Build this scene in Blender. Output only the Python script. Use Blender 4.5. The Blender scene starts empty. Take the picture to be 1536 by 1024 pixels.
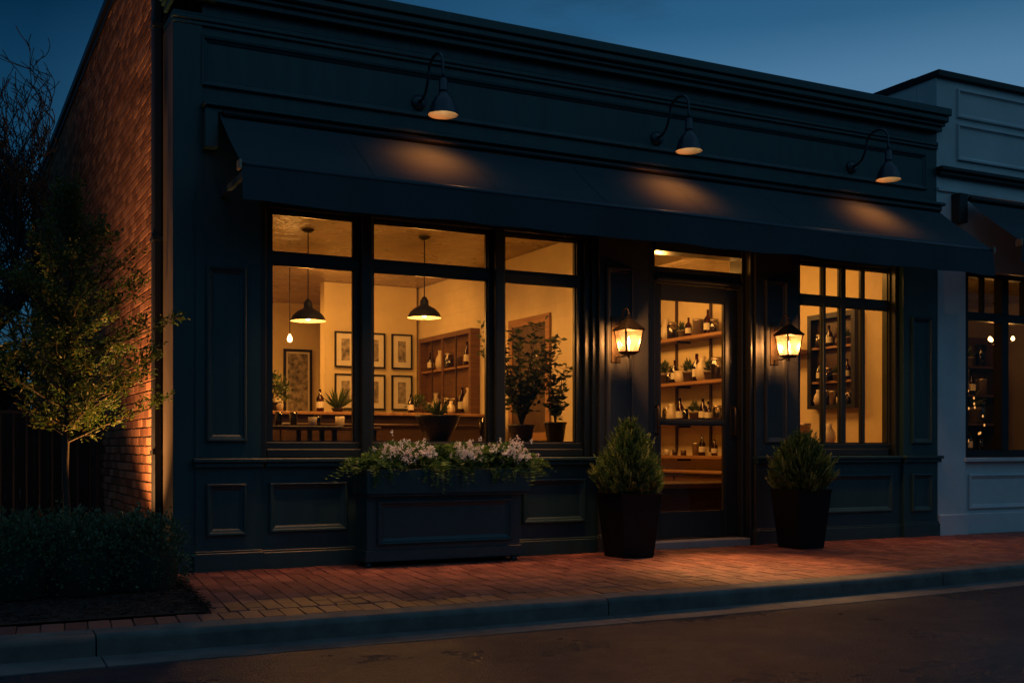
import bpy, math, random
from mathutils import Vector, Matrix
R = random.Random(11)
PI = math.pi
sc = bpy.context.scene
col = sc.collection

# ------------------------------------------------------------------ helpers
class MB:
    """collects faces; build() links them as ONE mesh object"""
    def __init__(s): s.v = []; s.f = []; s.a = []; s.sm = []
    def face(s, pts, rnd=0.5, smooth=False):
        n = len(s.v); s.v += [tuple(p) for p in pts]; s.f.append(tuple(range(n, n+len(pts)))); s.a.append(rnd); s.sm.append(smooth)
    def add(s, vs, fs, rnd=0.5, smooth=False):
        n = len(s.v); s.v += [tuple(p) for p in vs]
        for f in fs: s.f.append(tuple(n+i for i in f)); s.a.append(rnd); s.sm.append(smooth)
        return s
    def box(s, x0, x1, y0, y1, z0, z1, rnd=0.5, b=0.0):
        if b > 0:
            b = min(b, (x1-x0)*.3, (y1-y0)*.3, (z1-z0)*.3)
            vs = []; idx = {}
            for i, sx in enumerate((0, 1)):
                for j, sy in enumerate((0, 1)):
                    for k, sz in enumerate((0, 1)):
                        X, Y, Z = (x0, x1)[sx], (y0, y1)[sy], (z0, z1)[sz]
                        dx, dy, dz = (b, -b)[sx], (b, -b)[sy], (b, -b)[sz]
                        idx[(sx, sy, sz, 0)] = len(vs); vs.append((X, Y+dy, Z+dz))
                        idx[(sx, sy, sz, 1)] = len(vs); vs.append((X+dx, Y, Z+dz))
                        idx[(sx, sy, sz, 2)] = len(vs); vs.append((X+dx, Y+dy, Z))
            I = lambda a, b_, c, d: idx[(a, b_, c, d)]
            fs = []
            for v in (0, 1):
                q = [I(v, 0, 0, 0), I(v, 1, 0, 0), I(v, 1, 1, 0), I(v, 0, 1, 0)]; fs.append(q if v else q[::-1])
                q = [I(0, v, 0, 1), I(0, v, 1, 1), I(1, v, 1, 1), I(1, v, 0, 1)]; fs.append(q if v else q[::-1])
                q = [I(0, 0, v, 2), I(1, 0, v, 2), I(1, 1, v, 2), I(0, 1, v, 2)]; fs.append(q if v else q[::-1])
            for a in (0, 1):
                for c in (0, 1):
                    q = [I(a, c, 0, 0), I(a, c, 1, 0), I(a, c, 1, 1), I(a, c, 0, 1)]; fs.append(q if a == c else q[::-1])
                    q = [I(a, 0, c, 0), I(a, 0, c, 2), I(a, 1, c, 2), I(a, 1, c, 0)]; fs.append(q if a == c else q[::-1])
                    q = [I(0, a, c, 1), I(1, a, c, 1), I(1, a, c, 2), I(0, a, c, 2)]; fs.append(q if a == c else q[::-1])
            for a in (0, 1):
                for c in (0, 1):
                    for d in (0, 1):
                        q = [I(a, c, d, 0), I(a, c, d, 1), I(a, c, d, 2)]; fs.append(q if (a+c+d) % 2 else q[::-1])
            return s.add(vs, fs, rnd)
        vs = [(x, y, z) for x in (x0, x1) for y in (y0, y1) for z in (z0, z1)]
        return s.add(vs, [(0, 1, 3, 2), (4, 6, 7, 5), (0, 4, 5, 1), (2, 3, 7, 6), (0, 2, 6, 4), (1, 5, 7, 3)], rnd)
    def tube(s, pts, rad, n=8, rnd=0.5, cap=True):
        pts = [Vector(p) for p in pts]
        if not isinstance(rad, (list, tuple)): rad = [rad]*len(pts)
        base = len(s.v); u = None
        for i, p in enumerate(pts):
            d = (pts[min(i+1, len(pts)-1)]-pts[max(i-1, 0)]).normalized()
            if u is None: u = d.orthogonal().normalized()
            else:
                u = (u-d*u.dot(d))
                u = u.normalized() if u.length > 1e-6 else d.orthogonal().normalized()
            w = d.cross(u)
            for k in range(n):
                a = 2*PI*k/n; s.v.append(tuple(p+(u*math.cos(a)+w*math.sin(a))*rad[i]))
        for i in range(len(pts)-1):
            for k in range(n):
                a = base+i*n+k; b = base+i*n+(k+1) % n
                s.f.append((a, b, b+n, a+n)); s.a.append(rnd); s.sm.append(n > 4)
        if cap:
            s.f.append(tuple(base+k for k in range(n))[::-1]); s.a.append(rnd); s.sm.append(False)
            m = base+(len(pts)-1)*n
            s.f.append(tuple(m+k for k in range(n))); s.a.append(rnd); s.sm.append(False)
        return s
    def lathe(s, prof, c=(0, 0, 0), n=20, rnd=0.5, smooth=True):
        base = len(s.v)
        for r, z in prof:
            for k in range(n):
                a = 2*PI*k/n; s.v.append((c[0]+r*math.cos(a), c[1]+r*math.sin(a), c[2]+z))
        for i in range(len(prof)-1):
            for k in range(n):
                a = base+i*n+k; b = base+i*n+(k+1) % n
                s.f.append((a, b, b+n, a+n)); s.a.append(rnd); s.sm.append(smooth)
        return s
    def mould(s, x0, x1, z0, z1, prof, y):
        """mitred frame around a rectangle; prof = (inset, dy) towards the street when dy<0; last ring is closed"""
        base = len(s.v)
        for ins, dy in prof:
            s.v += [(x0+ins, y+dy, z0+ins), (x1-ins, y+dy, z0+ins), (x1-ins, y+dy, z1-ins), (x0+ins, y+dy, z1-ins)]
        for i in range(len(prof)-1):
            for k in range(4):
                a = base+i*4+k; b = base+i*4+(k+1) % 4
                s.f.append((a, b, b+4, a+4)); s.a.append(.5); s.sm.append(False)
        m = base+(len(prof)-1)*4
        s.f.append((m, m+1, m+2, m+3)); s.a.append(.5); s.sm.append(False)
        return s
    def leaf(s, p, d, L, W, rnd=None, fold=.25, tilt=None):
        p = Vector(p); d = Vector(d).normalized()
        t = Vector((R.uniform(-1, 1), R.uniform(-1, 1), R.uniform(-1, 1))) if tilt is None else Vector(tilt)
        w = d.cross(t)
        w = w.normalized() if w.length > 1e-4 else d.orthogonal().normalized()
        nn = w.cross(d)
        m = p+d*L*.45; r = R.random() if rnd is None else rnd
        n = len(s.v)
        s.v += [tuple(p), tuple(m+w*W*.5+nn*W*fold), tuple(p+d*L), tuple(m-w*W*.5+nn*W*fold)]
        s.f += [(n, n+1, n+2), (n, n+2, n+3)]; s.a += [r, r]; s.sm += [False, False]
    def build(s, name, mat, parent=None, loc=None):
        me = bpy.data.meshes.new(name)
        if loc is not None:
            lx, ly, lz = loc; s.v = [(a-lx, b-ly, c-lz) for a, b, c in s.v]
        me.from_pydata(s.v, [], s.f)
        at = me.attributes.new('rnd', 'FLOAT', 'FACE'); at.data.foreach_set('value', s.a)
        me.polygons.foreach_set('use_smooth', s.sm)
        me.materials.append(mat); me.update()
        o = bpy.data.objects.new(name, me); col.objects.link(o)
        if parent is not None:
            o.parent = parent
            if loc is None: o.location = -Vector(parent['_w'])
        elif loc is not None: o.location = loc
        return o

def tag(o, label=None, cat=None, group=None, kind=None):
    if label: o['label'] = label
    if cat: o['category'] = cat
    if group: o['group'] = group
    if kind: o['kind'] = kind
    return o
def thing(name, label, cat, loc=(0, 0, 0), rz=0, group=None, scale=1):
    o = bpy.data.objects.new(name, None); col.objects.link(o); o.empty_display_size = .1
    o.location = loc; o.rotation_euler = (0, 0, rz); o.scale = (scale,)*3
    o['_w'] = tuple(loc)          # parts are modelled in world space unless the thing is modelled at the origin
    return tag(o, label, cat, group)
def proto(name, label, cat, group=None):
    return thing(name, label, cat, (0, 0, 0), 0, group)
def place(o, loc, rz=0, scale=1, label=None, group=None, first=False):
    """copy a thing with its parts and sub-parts (or move the first one)"""
    if not first:
        r = o.copy(); col.objects.link(r)
        for ch in list(o.children):
            c = ch.copy(); col.objects.link(c); c.parent = r
            for g in list(ch.children):
                d = g.copy(); col.objects.link(d); d.parent = c
    else: r = o
    r.location = loc; r.rotation_euler = (0, 0, rz); r.scale = (scale,)*3
    if label: r['label'] = label
    if group: r['group'] = group
    return r
def struct(o): o['kind'] = 'structure'; return o

# ------------------------------------------------------------------ materials
def nt(name):
    m = bpy.data.materials.new(name); m.use_nodes = True
    t = m.node_tree; t.nodes.clear()
    out = t.nodes.new('ShaderNodeOutputMaterial')
    return m, t, out
def N(t, kind, **kw):
    n = t.nodes.new('ShaderNode'+kind)
    for k, v in kw.items():
        if k in n.inputs: n.inputs[k].default_value = v
        else: setattr(n, k, v)
    return n
def C(c): return (c[0], c[1], c[2], 1)
def surf(name, c1, c2=None, rough=.5, rvar=.1, scale=4, bump=.1, bscale=30, metal=0, attr=False, spec=.5, dist=.01, coat=0, stretch=None, detail=6, c3=None):
    """principled with noise between two colours, noisy roughness and bump; attr: per-face value picks the colour"""
    m, t, out = nt(name); L = t.links.new
    p = N(t, 'BsdfPrincipled', Metallic=metal); p.inputs['Specular IOR Level'].default_value = spec
    p.inputs['Coat Weight'].default_value = coat
    tc = N(t, 'TexCoord'); mp = N(t, 'Mapping'); L(tc.outputs['Object'], mp.inputs[0])
    if stretch: mp.inputs['Scale'].default_value = stretch
    n1 = N(t, 'TexNoise', Scale=scale, Detail=detail, Roughness=.6); L(mp.outputs[0], n1.inputs['Vector'])
    r = N(t, 'ValToRGB'); r.color_ramp.elements[0].position = .3; r.color_ramp.elements[1].position = .7
    c2 = c2 or tuple(x*1.35 for x in c1)
    r.color_ramp.elements[0].color = C(c1); r.color_ramp.elements[1].color = C(c2)
    src = n1.outputs['Fac']
    if attr:
        at = N(t, 'Attribute', attribute_name='rnd')
        mx = N(t, 'Math', operation='MULTIPLY_ADD'); L(n1.outputs['Fac'], mx.inputs[0]); mx.inputs[1].default_value = .35
        ad = N(t, 'Math', operation='MULTIPLY_ADD'); L(at.outputs['Fac'], ad.inputs[0]); ad.inputs[1].default_value = .75; ad.inputs[2].default_value = -.05
        L(ad.outputs[0], mx.inputs[2]); src = mx.outputs[0]
        r.color_ramp.elements[0].position = .1; r.color_ramp.elements[1].position = .9
        if c3:
            e = r.color_ramp.elements.new(.5); e.color = C(c3)
    L(src, r.inputs[0]); L(r.outputs[0], p.inputs['Base Color'])
    mr = N(t, 'MapRange'); mr.inputs['To Min'].default_value = rough-rvar; mr.inputs['To Max'].default_value = rough+rvar
    n3 = N(t, 'TexNoise', Scale=scale*2.3, Detail=4); L(mp.outputs[0], n3.inputs['Vector'])
    L(n3.outputs['Fac'], mr.inputs['Value']); L(mr.outputs[0], p.inputs['Roughness'])
    if bump:
        n2 = N(t, 'TexNoise', Scale=bscale, Detail=5, Roughness=.65); L(mp.outputs[0], n2.inputs['Vector'])
        b = N(t, 'Bump', Strength=bump, Distance=dist); L(n2.outputs['Fac'], b.inputs['Height']); L(b.outputs[0], p.inputs['Normal'])
    L(p.outputs[0], out.inputs[0]); return m
def leafmat(name, ca, cb, cc, trans=.35, rough=.5):
    m, t, out = nt(name); L = t.links.new
    at = N(t, 'Attribute', attribute_name='rnd'); r = N(t, 'ValToRGB')
    r.color_ramp.elements[0].color = C(ca); r.color_ramp.elements[1].color = C(cc)
    e = r.color_ramp.elements.new(.6); e.color = C(cb); L(at.outputs['Fac'], r.inputs[0])
    p = N(t, 'BsdfPrincipled', Roughness=rough); L(r.outputs[0], p.inputs['Base Color']); p.inputs['Specular IOR Level'].default_value = .35
    tr = N(t, 'BsdfTranslucent'); L(r.outputs[0], tr.inputs[0])
    mx = N(t, 'MixShader', Fac=trans); L(p.outputs[0], mx.inputs[1]); L(tr.outputs[0], mx.inputs[2]); L(mx.outputs[0], out.inputs[0]); return m
def glassmat(name, tint=(1, 1, 1), refl=.9, rough=.02, diffuse=0, ior=1.5, dcol=(1, 1, 1)):
    m, t, out = nt(name); L = t.links.new
    tr = N(t, 'BsdfTransparent'); tr.inputs[0].default_value = C(tint)
    gl = N(t, 'BsdfGlossy', Roughness=rough); gl.inputs[0].default_value = (refl, refl, refl, 1)
    fr = N(t, 'Fresnel', IOR=ior); mx = N(t, 'MixShader')
    L(fr.outputs[0], mx.inputs[0]); L(tr.outputs[0], mx.inputs[1]); L(gl.outputs[0], mx.inputs[2]); last = mx
    if diffuse:
        tl = N(t, 'BsdfTranslucent'); tl.inputs[0].default_value = C(dcol)
        m2 = N(t, 'MixShader', Fac=diffuse)
        L(mx.outputs[0], m2.inputs[1]); L(tl.outputs[0], m2.inputs[2]); last = m2
    L(last.outputs[0], out.inputs[0]); return m
def emis(name, c, s):
    m, t, out = nt(name); e = N(t, 'Emission', Strength=s); e.inputs[0].default_value = C(c); t.links.new(e.outputs[0], out.inputs[0]); return m

M = {}
M['teal'] = surf('teal_paint', (.009, .038, .044), (.017, .056, .064), rough=.42, rvar=.14, scale=3.5, bump=.3, bscale=30, dist=.005, stretch=(2.2, 1, .35), detail=10)
M['teal_dark'] = surf('window_joinery_paint', (.012, .017, .019), (.016, .022, .025), rough=.38, scale=3, bump=.08, bscale=60, dist=.003)
M['pier'] = surf('pier_glow_paint', (.040, .040, .040), (.052, .052, .050), rough=.45, scale=3, bump=.12, bscale=50, dist=.004)  # paler and less teal, lantern glow put into the paint colour
M['lamplit_trim'] = surf('lamplit_corner_paint', (.045, .034, .026), (.065, .05, .038), rough=.5, scale=3, bump=.12, bscale=40, dist=.003)  # warm lamplight on the teal corner put into the colour
M['pipe'] = surf('black_pipe', (.006, .006, .007), (.009, .009, .01), rough=.5, scale=8, bump=.05)
M['door'] = surf('door_paint', (.02, .022, .023), (.026, .028, .029), rough=.36, scale=3, bump=.08, bscale=60, dist=.003)
M['awning'] = surf('awning_canvas', (.034, .050, .060), (.046, .064, .074), rough=.85, rvar=.06, scale=1.6, bump=.25, bscale=9, dist=.02, spec=.2, stretch=(.5, 2, 1))
M['black'] = surf('black_metal', (.012, .013, .015), (.02, .021, .024), rough=.42, scale=8, bump=.05, bscale=80, metal=.4, dist=.002)
M['steel'] = surf('blue_black_enamel', (.016, .028, .04), (.02, .034, .05), rough=.36, scale=8, bump=.03, bscale=40, metal=.2, dist=.002, coat=.15)
M['bronze'] = surf('aged_bronze', (.06, .042, .028), (.12, .08, .048), rough=.38, scale=14, bump=.1, bscale=60, metal=.75, dist=.002)
M['brick'] = surf('red_brick', (.10, .042, .024), (.30, .145, .085), rough=.9, rvar=.08, scale=14, bump=.7, bscale=38, dist=.006, attr=True, c3=(.18, .078, .045), spec=.2)
M['mortar'] = surf('mortar', (.045, .03, .022), (.085, .06, .046), rough=.95, rvar=.04, scale=20, bump=.8, bscale=60, dist=.01, spec=.2)
M['paver'] = surf('clay_paver', (.13, .036, .027), (.29, .095, .066), rough=.55, rvar=.16, scale=9, bump=.5, bscale=60, dist=.006, attr=True, c3=(.19, .058, .042), spec=.45)
M['joint'] = surf('joint_sand', (.03, .022, .018), (.055, .042, .034), rough=.95, rvar=.04, scale=30, bump=.6, bscale=120)
M['kerb'] = surf('kerb_concrete', (.06, .051, .046), (.16, .132, .116), rough=.72, rvar=.14, scale=5, bump=.5, bscale=70, dist=.006, detail=9)
M['gutter'] = surf('gutter_concrete', (.07, .061, .056), (.16, .138, .125), rough=.6, rvar=.16, scale=4, bump=.5, bscale=70, dist=.006, detail=9)
M['stone'] = surf('doorstep_stone', (.26, .22, .2), (.36, .31, .28), rough=.6, scale=6, bump=.3, bscale=50, dist=.004)
M['white'] = surf('white_painted_brick', (.5, .52, .54), (.62, .64, .65), rough=.6, scale=2, bump=.25, bscale=22, dist=.008, detail=8)
M['plaster'] = surf('cream_plaster', (.56, .46, .29), (.72, .60, .37), rough=.8, scale=1.5, bump=.3, bscale=9, dist=.02)
M['ceiling'] = surf('ceiling_paint', (.26, .19, .12), (.5, .38, .26), rough=.3, rvar=.12, scale=1.6, bump=.5, bscale=2.2, dist=.08)
def blockmat():
    m = surf('painted_block', (.56, .47, .31), (.72, .61, .40), rough=.75, scale=1.5, bump=.3, bscale=14, dist=.01)
    t = m.node_tree; L = t.links.new; p = [n for n in t.nodes if n.type == 'BSDF_PRINCIPLED'][0]; b0 = [n for n in t.nodes if n.type == 'BUMP'][0]
    tc = N(t, 'TexCoord'); sp = N(t, 'SeparateXYZ'); cb = N(t, 'CombineXYZ'); L(tc.outputs['Object'], sp.inputs[0]); L(sp.outputs['Y'], cb.inputs['X']); L(sp.outputs['Z'], cb.inputs['Y'])
    br = N(t, 'TexBrick', Scale=1); br.inputs['Brick Width'].default_value = .42; br.inputs['Row Height'].default_value = .16; br.inputs['Mortar Size'].default_value = .008
    L(cb.outputs[0], br.inputs['Vector']); b = N(t, 'Bump', Strength=.8, Distance=.012, invert=True); L(br.outputs['Fac'], b.inputs['Height']); L(b0.outputs[0], b.inputs['Normal']); L(b.outputs[0], p.inputs['Normal']); return m
M['block'] = blockmat()
M['floorwood'] = surf('floor_boards', (.10, .055, .03), (.18, .10, .055), rough=.4, scale=3, bump=.15, bscale=20, stretch=(1, 8, 1))
M['wood'] = surf('brown_wood', (.085, .038, .017), (.17, .08, .034), rough=.5, scale=3, bump=.15, bscale=25, stretch=(1, 1, 9), dist=.003)
M['shelfwood'] = surf('oak_shelf', (.22, .11, .045), (.36, .19, .085), rough=.5, scale=3, bump=.15, bscale=25, stretch=(7, .7, 7), dist=.003)
M['darkwood'] = surf('dark_wood', (.035, .018, .01), (.07, .035, .018), rough=.42, scale=3, bump=.12, bscale=25, stretch=(1, 9, 9), dist=.003)
M['paper'] = surf('mat_board', (.60, .55, .46), (.68, .63, .54), rough=.8, scale=6, bump=0)
M['art'] = surf('ink_print', (.05, .04, .035), (.42, .36, .28), rough=.7, scale=13, bump=0, detail=3)
M['mulch'] = surf('mulch', (.012, .008, .006), (.06, .036, .022), rough=.95, rvar=.04, scale=24, bump=1, bscale=70, dist=.03, attr=True)
M['pot'] = surf('black_fibreclay', (.004, .0045, .005), (.007, .0075, .008), spec=.15, rough=.6, scale=5, bump=.15, bscale=60, dist=.003)
M['potclay'] = surf('clay_pot', (.13, .1, .07), (.22, .16, .11), rough=.6, scale=9, bump=.2, bscale=50, dist=.004)
M['potdark'] = surf('dark_glazed_pot', (.02, .025, .02), (.05, .05, .04), rough=.3, scale=9, bump=.05)
M['bark'] = surf('bark', (.028, .02, .016), (.065, .048, .036), rough=.9, scale=14, bump=.7, bscale=40, dist=.01, stretch=(1, 1, .2))
M['barktwig'] = surf('bare_twig_bark', (.012, .012, .012), (.025, .024, .024), rough=.95, scale=10, bump=0)
M['soil'] = surf('soil', (.02, .014, .01), (.045, .03, .02), rough=1, rvar=0, scale=30, bump=1, bscale=80)
M['fence'] = surf('fence_boards', (.005, .0045, .004), (.012, .010, .008), rough=.85, scale=3, bump=.4, bscale=20, stretch=(1, 1, .15), attr=True)
M['leaf_tree'] = leafmat('tree_leaves', (.025, .06, .010), (.06, .11, .018), (.20, .13, .015), trans=.4)
M['leaf_hedge'] = leafmat('hedge_leaves', (.04, .08, .04), (.08, .14, .07), (.17, .23, .14), trans=.15, rough=.38)
M['leaf_cone'] = leafmat('conifer_sprigs', (.03, .07, .02), (.11, .19, .045), (.34, .38, .11), trans=.25)
M['leaf_box'] = leafmat('trailing_leaves', (.04, .11, .035), (.11, .22, .06), (.2, .3, .1), trans=.3)
M['leaf_in'] = leafmat('houseplant_leaves', (.03, .055, .014), (.07, .11, .03), (.18, .2, .06), trans=.35, rough=.35)
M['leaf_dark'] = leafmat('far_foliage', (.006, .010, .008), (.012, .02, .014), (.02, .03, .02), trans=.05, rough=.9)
M['petal'] = leafmat('pale_petals', (.70, .62, .72), (.80, .86, .95), (.86, .93, 1.0), trans=.35, rough=.6)
M['glass'] = glassmat('window_glass', (.97, .96, .93), .8, .01)
M['seedy'] = glassmat('frosted_lantern_glass', (1, .93, .8), .6, .25, diffuse=.2, dcol=(.11, .095, .07))
M['cabinet_glass'] = glassmat('cabinet_glass', (.95, .93, .88), .10, .03, ior=1.06)
M['jar'] = glassmat('jar_glass', (.72, .66, .54), .9, .03, ior=1.9)
M['amber'] = glassmat('amber_glass', (.35, .14, .04), .9, .03, ior=1.7)
M['tin'] = surf('tin', (.25, .2, .15), (.4, .32, .24), rough=.35, scale=8, bump=.05, metal=.7)
M['ceramic'] = surf('cream_ceramic', (.5, .42, .32), (.62, .54, .42), rough=.35, scale=6, bump=.05)
M['darkstuff'] = surf('dark_jar_contents', (.03, .016, .01), (.09, .045, .02), rough=.45, scale=20, bump=.1)
M['fabric'] = surf('brown_leather', (.07, .028, .014), (.13, .055, .025), rough=.5, scale=4, bump=.3, bscale=30)
WARM = (1, .43, .085)
M['bulb'] = emis('warm_bulb', (1, .62, .26), 40)
M['bulb_soft'] = emis('shade_bulb', (1, .66, .32), 22)
M['bulb_filament'] = emis('filament_bulb', (1, .55, .2), 9)
M['bulb_glint'] = emis('amber_glint', (1, .42, .10), 1.1)
M['inner'] = surf('shade_inside_enamel', (.16, .135, .10), (.2, .17, .13), rough=.3, scale=5, bump=0)

# asphalt with fine aggregate and damp patches
def asphalt():
    m, t, out = nt('asphalt'); L = t.links.new
    p = N(t, 'BsdfPrincipled'); p.inputs['Specular IOR Level'].default_value = .22; tc = N(t, 'TexCoord')
    n1 = N(t, 'TexNoise', Scale=120, Detail=5, Roughness=.8); n2 = N(t, 'TexNoise', Scale=.9, Detail=7, Roughness=.6)
    v = N(t, 'TexVoronoi', Scale=95)
    for n in (n1, n2, v): L(tc.outputs['Object'], n.inputs['Vector'])
    r = N(t, 'ValToRGB'); r.color_ramp.elements[0].color = (.0045, .008, .016, 1); r.color_ramp.elements[1].color = (.034, .050, .080, 1)
    r.color_ramp.elements[0].position = .35; r.color_ramp.elements[1].position = .75
    L(n1.outputs['Fac'], r.inputs[0])
    mx = N(t, 'Mix', data_type='RGBA', blend_type='MULTIPLY'); mx.inputs[0].default_value = .55
    r2 = N(t, 'ValToRGB'); r2.color_ramp.elements[0].position = .3; r2.color_ramp.elements[1].position = .7
    r2.color_ramp.elements[0].color = (.45, .45, .45, 1)
    L(n2.outputs['Fac'], r2.inputs[0]); L(r.outputs[0], mx.inputs[6]); L(r2.outputs[0], mx.inputs[7]); L(mx.outputs[2], p.inputs['Base Color'])
    mr = N(t, 'MapRange'); mr.inputs['From Min'].default_value = .35; mr.inputs['From Max'].default_value = .65
    mr.inputs['To Min'].default_value = .20; mr.inputs['To Max'].default_value = .52
    L(n2.outputs['Fac'], mr.inputs['Value']); L(mr.outputs[0], p.inputs['Roughness'])
    b = N(t, 'Bump', Strength=.9, Distance=.009); L(v.outputs['Distance'], b.inputs['Height'])
    b2 = N(t, 'Bump', Strength=.4, Distance=.004); L(n1.outputs['Fac'], b2.inputs['Height']); L(b.outputs[0], b2.inputs['Normal'])
    L(b2.outputs[0], p.inputs['Normal']); L(p.outputs[0], out.inputs[0]); return m
M['asphalt'] = asphalt()

# ------------------------------------------------------------------ ground, road, kerb
def yk(x):
    if x < 3.5: return -2.5
    if x < 9: return -2.5+.0148*(x-3.5)**2*.75
    return -2.5+.0148*30.25*.75+(x-9)*.10
b = MB(); b.face([(-400, -400, -.30), (400, -400, -.30), (400, 600, -.30), (-400, 600, -.30)])
struct(b.build('ground', M['soil']))
xs = [-60, -20, -6, -2, 0, 2, 3.5]+[3.5+i*.5 for i in range(1, 24)]+[18, 25, 60]
ZR = -.12
b = MB()
for i in range(len(xs)-1):
    x0, x1 = xs[i], xs[i+1]
    b.face([(x0, -60, ZR-.006), (x1, -60, ZR-.006), (x1, yk(x1)-.452, ZR-.006), (x0, yk(x0)-.452, ZR-.006)])
struct(b.build('road', M['asphalt']))
def strip(name, prof, mat, joints):
    """profile swept along the kerb line, in lengths with open joints"""
    b = MB()
    for j in range(len(joints)-1):
        a, c = joints[j]+.004, joints[j+1]-.004
        n = max(1, int((c-a)/.5)); st = [a+(c-a)*k/n for k in range(n+1)]
        base = len(b.v); r = R.random(); m = len(prof)
        for x in st:
            for dy, z in prof: b.v.append((x, yk(x)+dy, z))
        for i in range(n):
            for k in range(m-1):
                q = base+i*m+k; b.f.append((q, q+m, q+m+1, q+1)); b.a.append(r); b.sm.append(2 <= k <= m-3)
        b.f.append(tuple(base+k for k in range(m))); b.a.append(r); b.sm.append(False)
        b.f.append(tuple(base+n*m+k for k in range(m))[::-1]); b.a.append(r); b.sm.append(False)
    return struct(b.build(name, mat))
J = [-20.2, -17.2, -14.2, -11.2, -8.2, -5.2, -2.2, .75, 3.83, 6.95, 10.0, 13.1, 16.2, 19.3, 30, 60]
strip('kerb', [(0, -.2), (0, 0), (-.155, -.003), (-.170, -.007), (-.184, -.018), (-.191, -.036), (-.199, -.2)], M['kerb'], J)
strip('gutter', [(-.20, -.3), (-.20, ZR+.010), (-.44, ZR-.002), (-.442, ZR-.3)], M['gutter'], [x+.02 for x in J])
# sidewalk: one bed of sand with individual clay pavers, slightly sheared and worn
SH = .10
def bed_right(y): return 1.60+SH*(y+.3)*.9
b = MB(); b.box(-20, 3, -2.497, .02, -.25, -.012)
for x in range(3, 60): b.box(x+.0005, x+1, yk(x+1)+.003, .02, -.25, -.012)
struct(b.build('paving_bed', M['joint']))
b = MB()
def paver(pts, z=0):
    """pts: 4 corners ccw; chamfered top"""
    r = R.random(); h = R.uniform(-.0025, .0025); c = [sum(p[i] for p in pts)/4 for i in (0, 1)]
    tx, ty = R.uniform(-.012, .012), R.uniform(-.012, .012)
    top = []; mid = []
    for p in pts:
        dx, dy = c[0]-p[0], c[1]-p[1]; l = math.hypot(dx, dy); k = .008/l
        zz = z+h+(p[0]-c[0])*tx+(p[1]-c[1])*ty
        mid.append((p[0], p[1], zz-.006)); top.append((p[0]+dx*k, p[1]+dy*k, zz))
    low = [(p[0], p[1], z-.03) for p in pts]
    fs = [(8, 9, 10, 11)]
    for k in range(4): fs += [(k, (k+1) % 4, 4+(k+1) % 4, 4+k), (4+k, 4+(k+1) % 4, 8+(k+1) % 4, 8+k)]
    b.add(low+mid+top, fs, r)
PW, PL, G_ = .108, .222, .005
HB = .30
x = -8.0; k = 0
while x < 17:            # header course along the kerb
    w = .118; g = G_
    y0, y1 = yk(x)+.004, yk(x+w)+.004
    paver([(x+g, y0, 0), (x+w, y1, 0), (x+w+.028, y1+HB-.012, 0), (x+g+.028, y0+HB-.012, 0)]); x += w
x = 1.2
while x < 17.5:          # field
    y = .03+R.choice((0, PL/2))*(1 if R.random() < .8 else 0)+R.uniform(-.02, .02)
    while True:
        yb = y-PL
        lim = yk(x+SH*yb)+HB
        y1c = min(y, .02); yb = max(yb, lim)
        if y1c-yb > .03:
            xl = x+SH*(yb+.3); xr = x+SH*(y1c+.3)
            jit = R.uniform(-.002, .002)
            if xl > bed_right(yb)-.01 and not (xl < 1.56 and y1c > -.3) :
                paver([(xl+G_/2+jit, yb+G_/2, 0), (xl+PW-G_/2+jit, yb+G_/2, 0), (xr+PW-G_/2+jit, y1c-G_/2, 0), (xr+G_/2+jit, y1c-G_/2, 0)])
        y -= PL
        if y < lim+.02: break
    x += PW
struct(b.build('sidewalk', M['paver']))
# planting bed mulch with bark chips
b = MB()
b.face([(-6, -2.19, .008), (bed_right(-2.19), -2.19, .008), (bed_right(-.2), -.2, .008), (1.62, .4, .008), (1.62, 5, .008), (-6, 5, .008)], .2)
for i in range(3600):
    y = R.uniform(-2.16, -.4); x = R.uniform(-.3, bed_right(y)-.02)
    if i % 9 == 0: x = bed_right(y)+R.gauss(-.02, .03)
    a = R.uniform(0, 2*PI); b.leaf((x, y, .012+R.random()*.012), (math.cos(a), math.sin(a), R.uniform(-.3, .3)), R.uniform(.02, .055), R.uniform(.01, .02), tilt=(R.uniform(-.3, .3), R.uniform(-.3, .3), 1))
tag(b.build('mulch', M['mulch']), kind='stuff', label='dark bark mulch around the hedge at the kerb', cat='mulch')
b = MB(); b.face([(-60, 5.004, -.02), (1.6, 5.004, -.02), (1.6, 60, -.02), (-60, 60, -.02)]); b.face([(-60, -2.19, .0), (-6.002, -2.19, .0), (-6.002, 5, 0), (-60, 5, 0)])
struct(b.build('yard', M['soil']))

# ------------------------------------------------------------------ main building
X0, X1 = 1.643, 9.765
store = thing('storefront_building', 'dark teal panelled corner shop with red brick side wall and lit windows', 'building', (5.7, 3, 0))
def part(mb, name, mat, parent=None): 
    if parent is None: return mb.build(name, M[mat], store)
    o = mb.build(name, M[mat]); o.parent = parent; o.location = (0, 0, 0); return o
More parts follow.
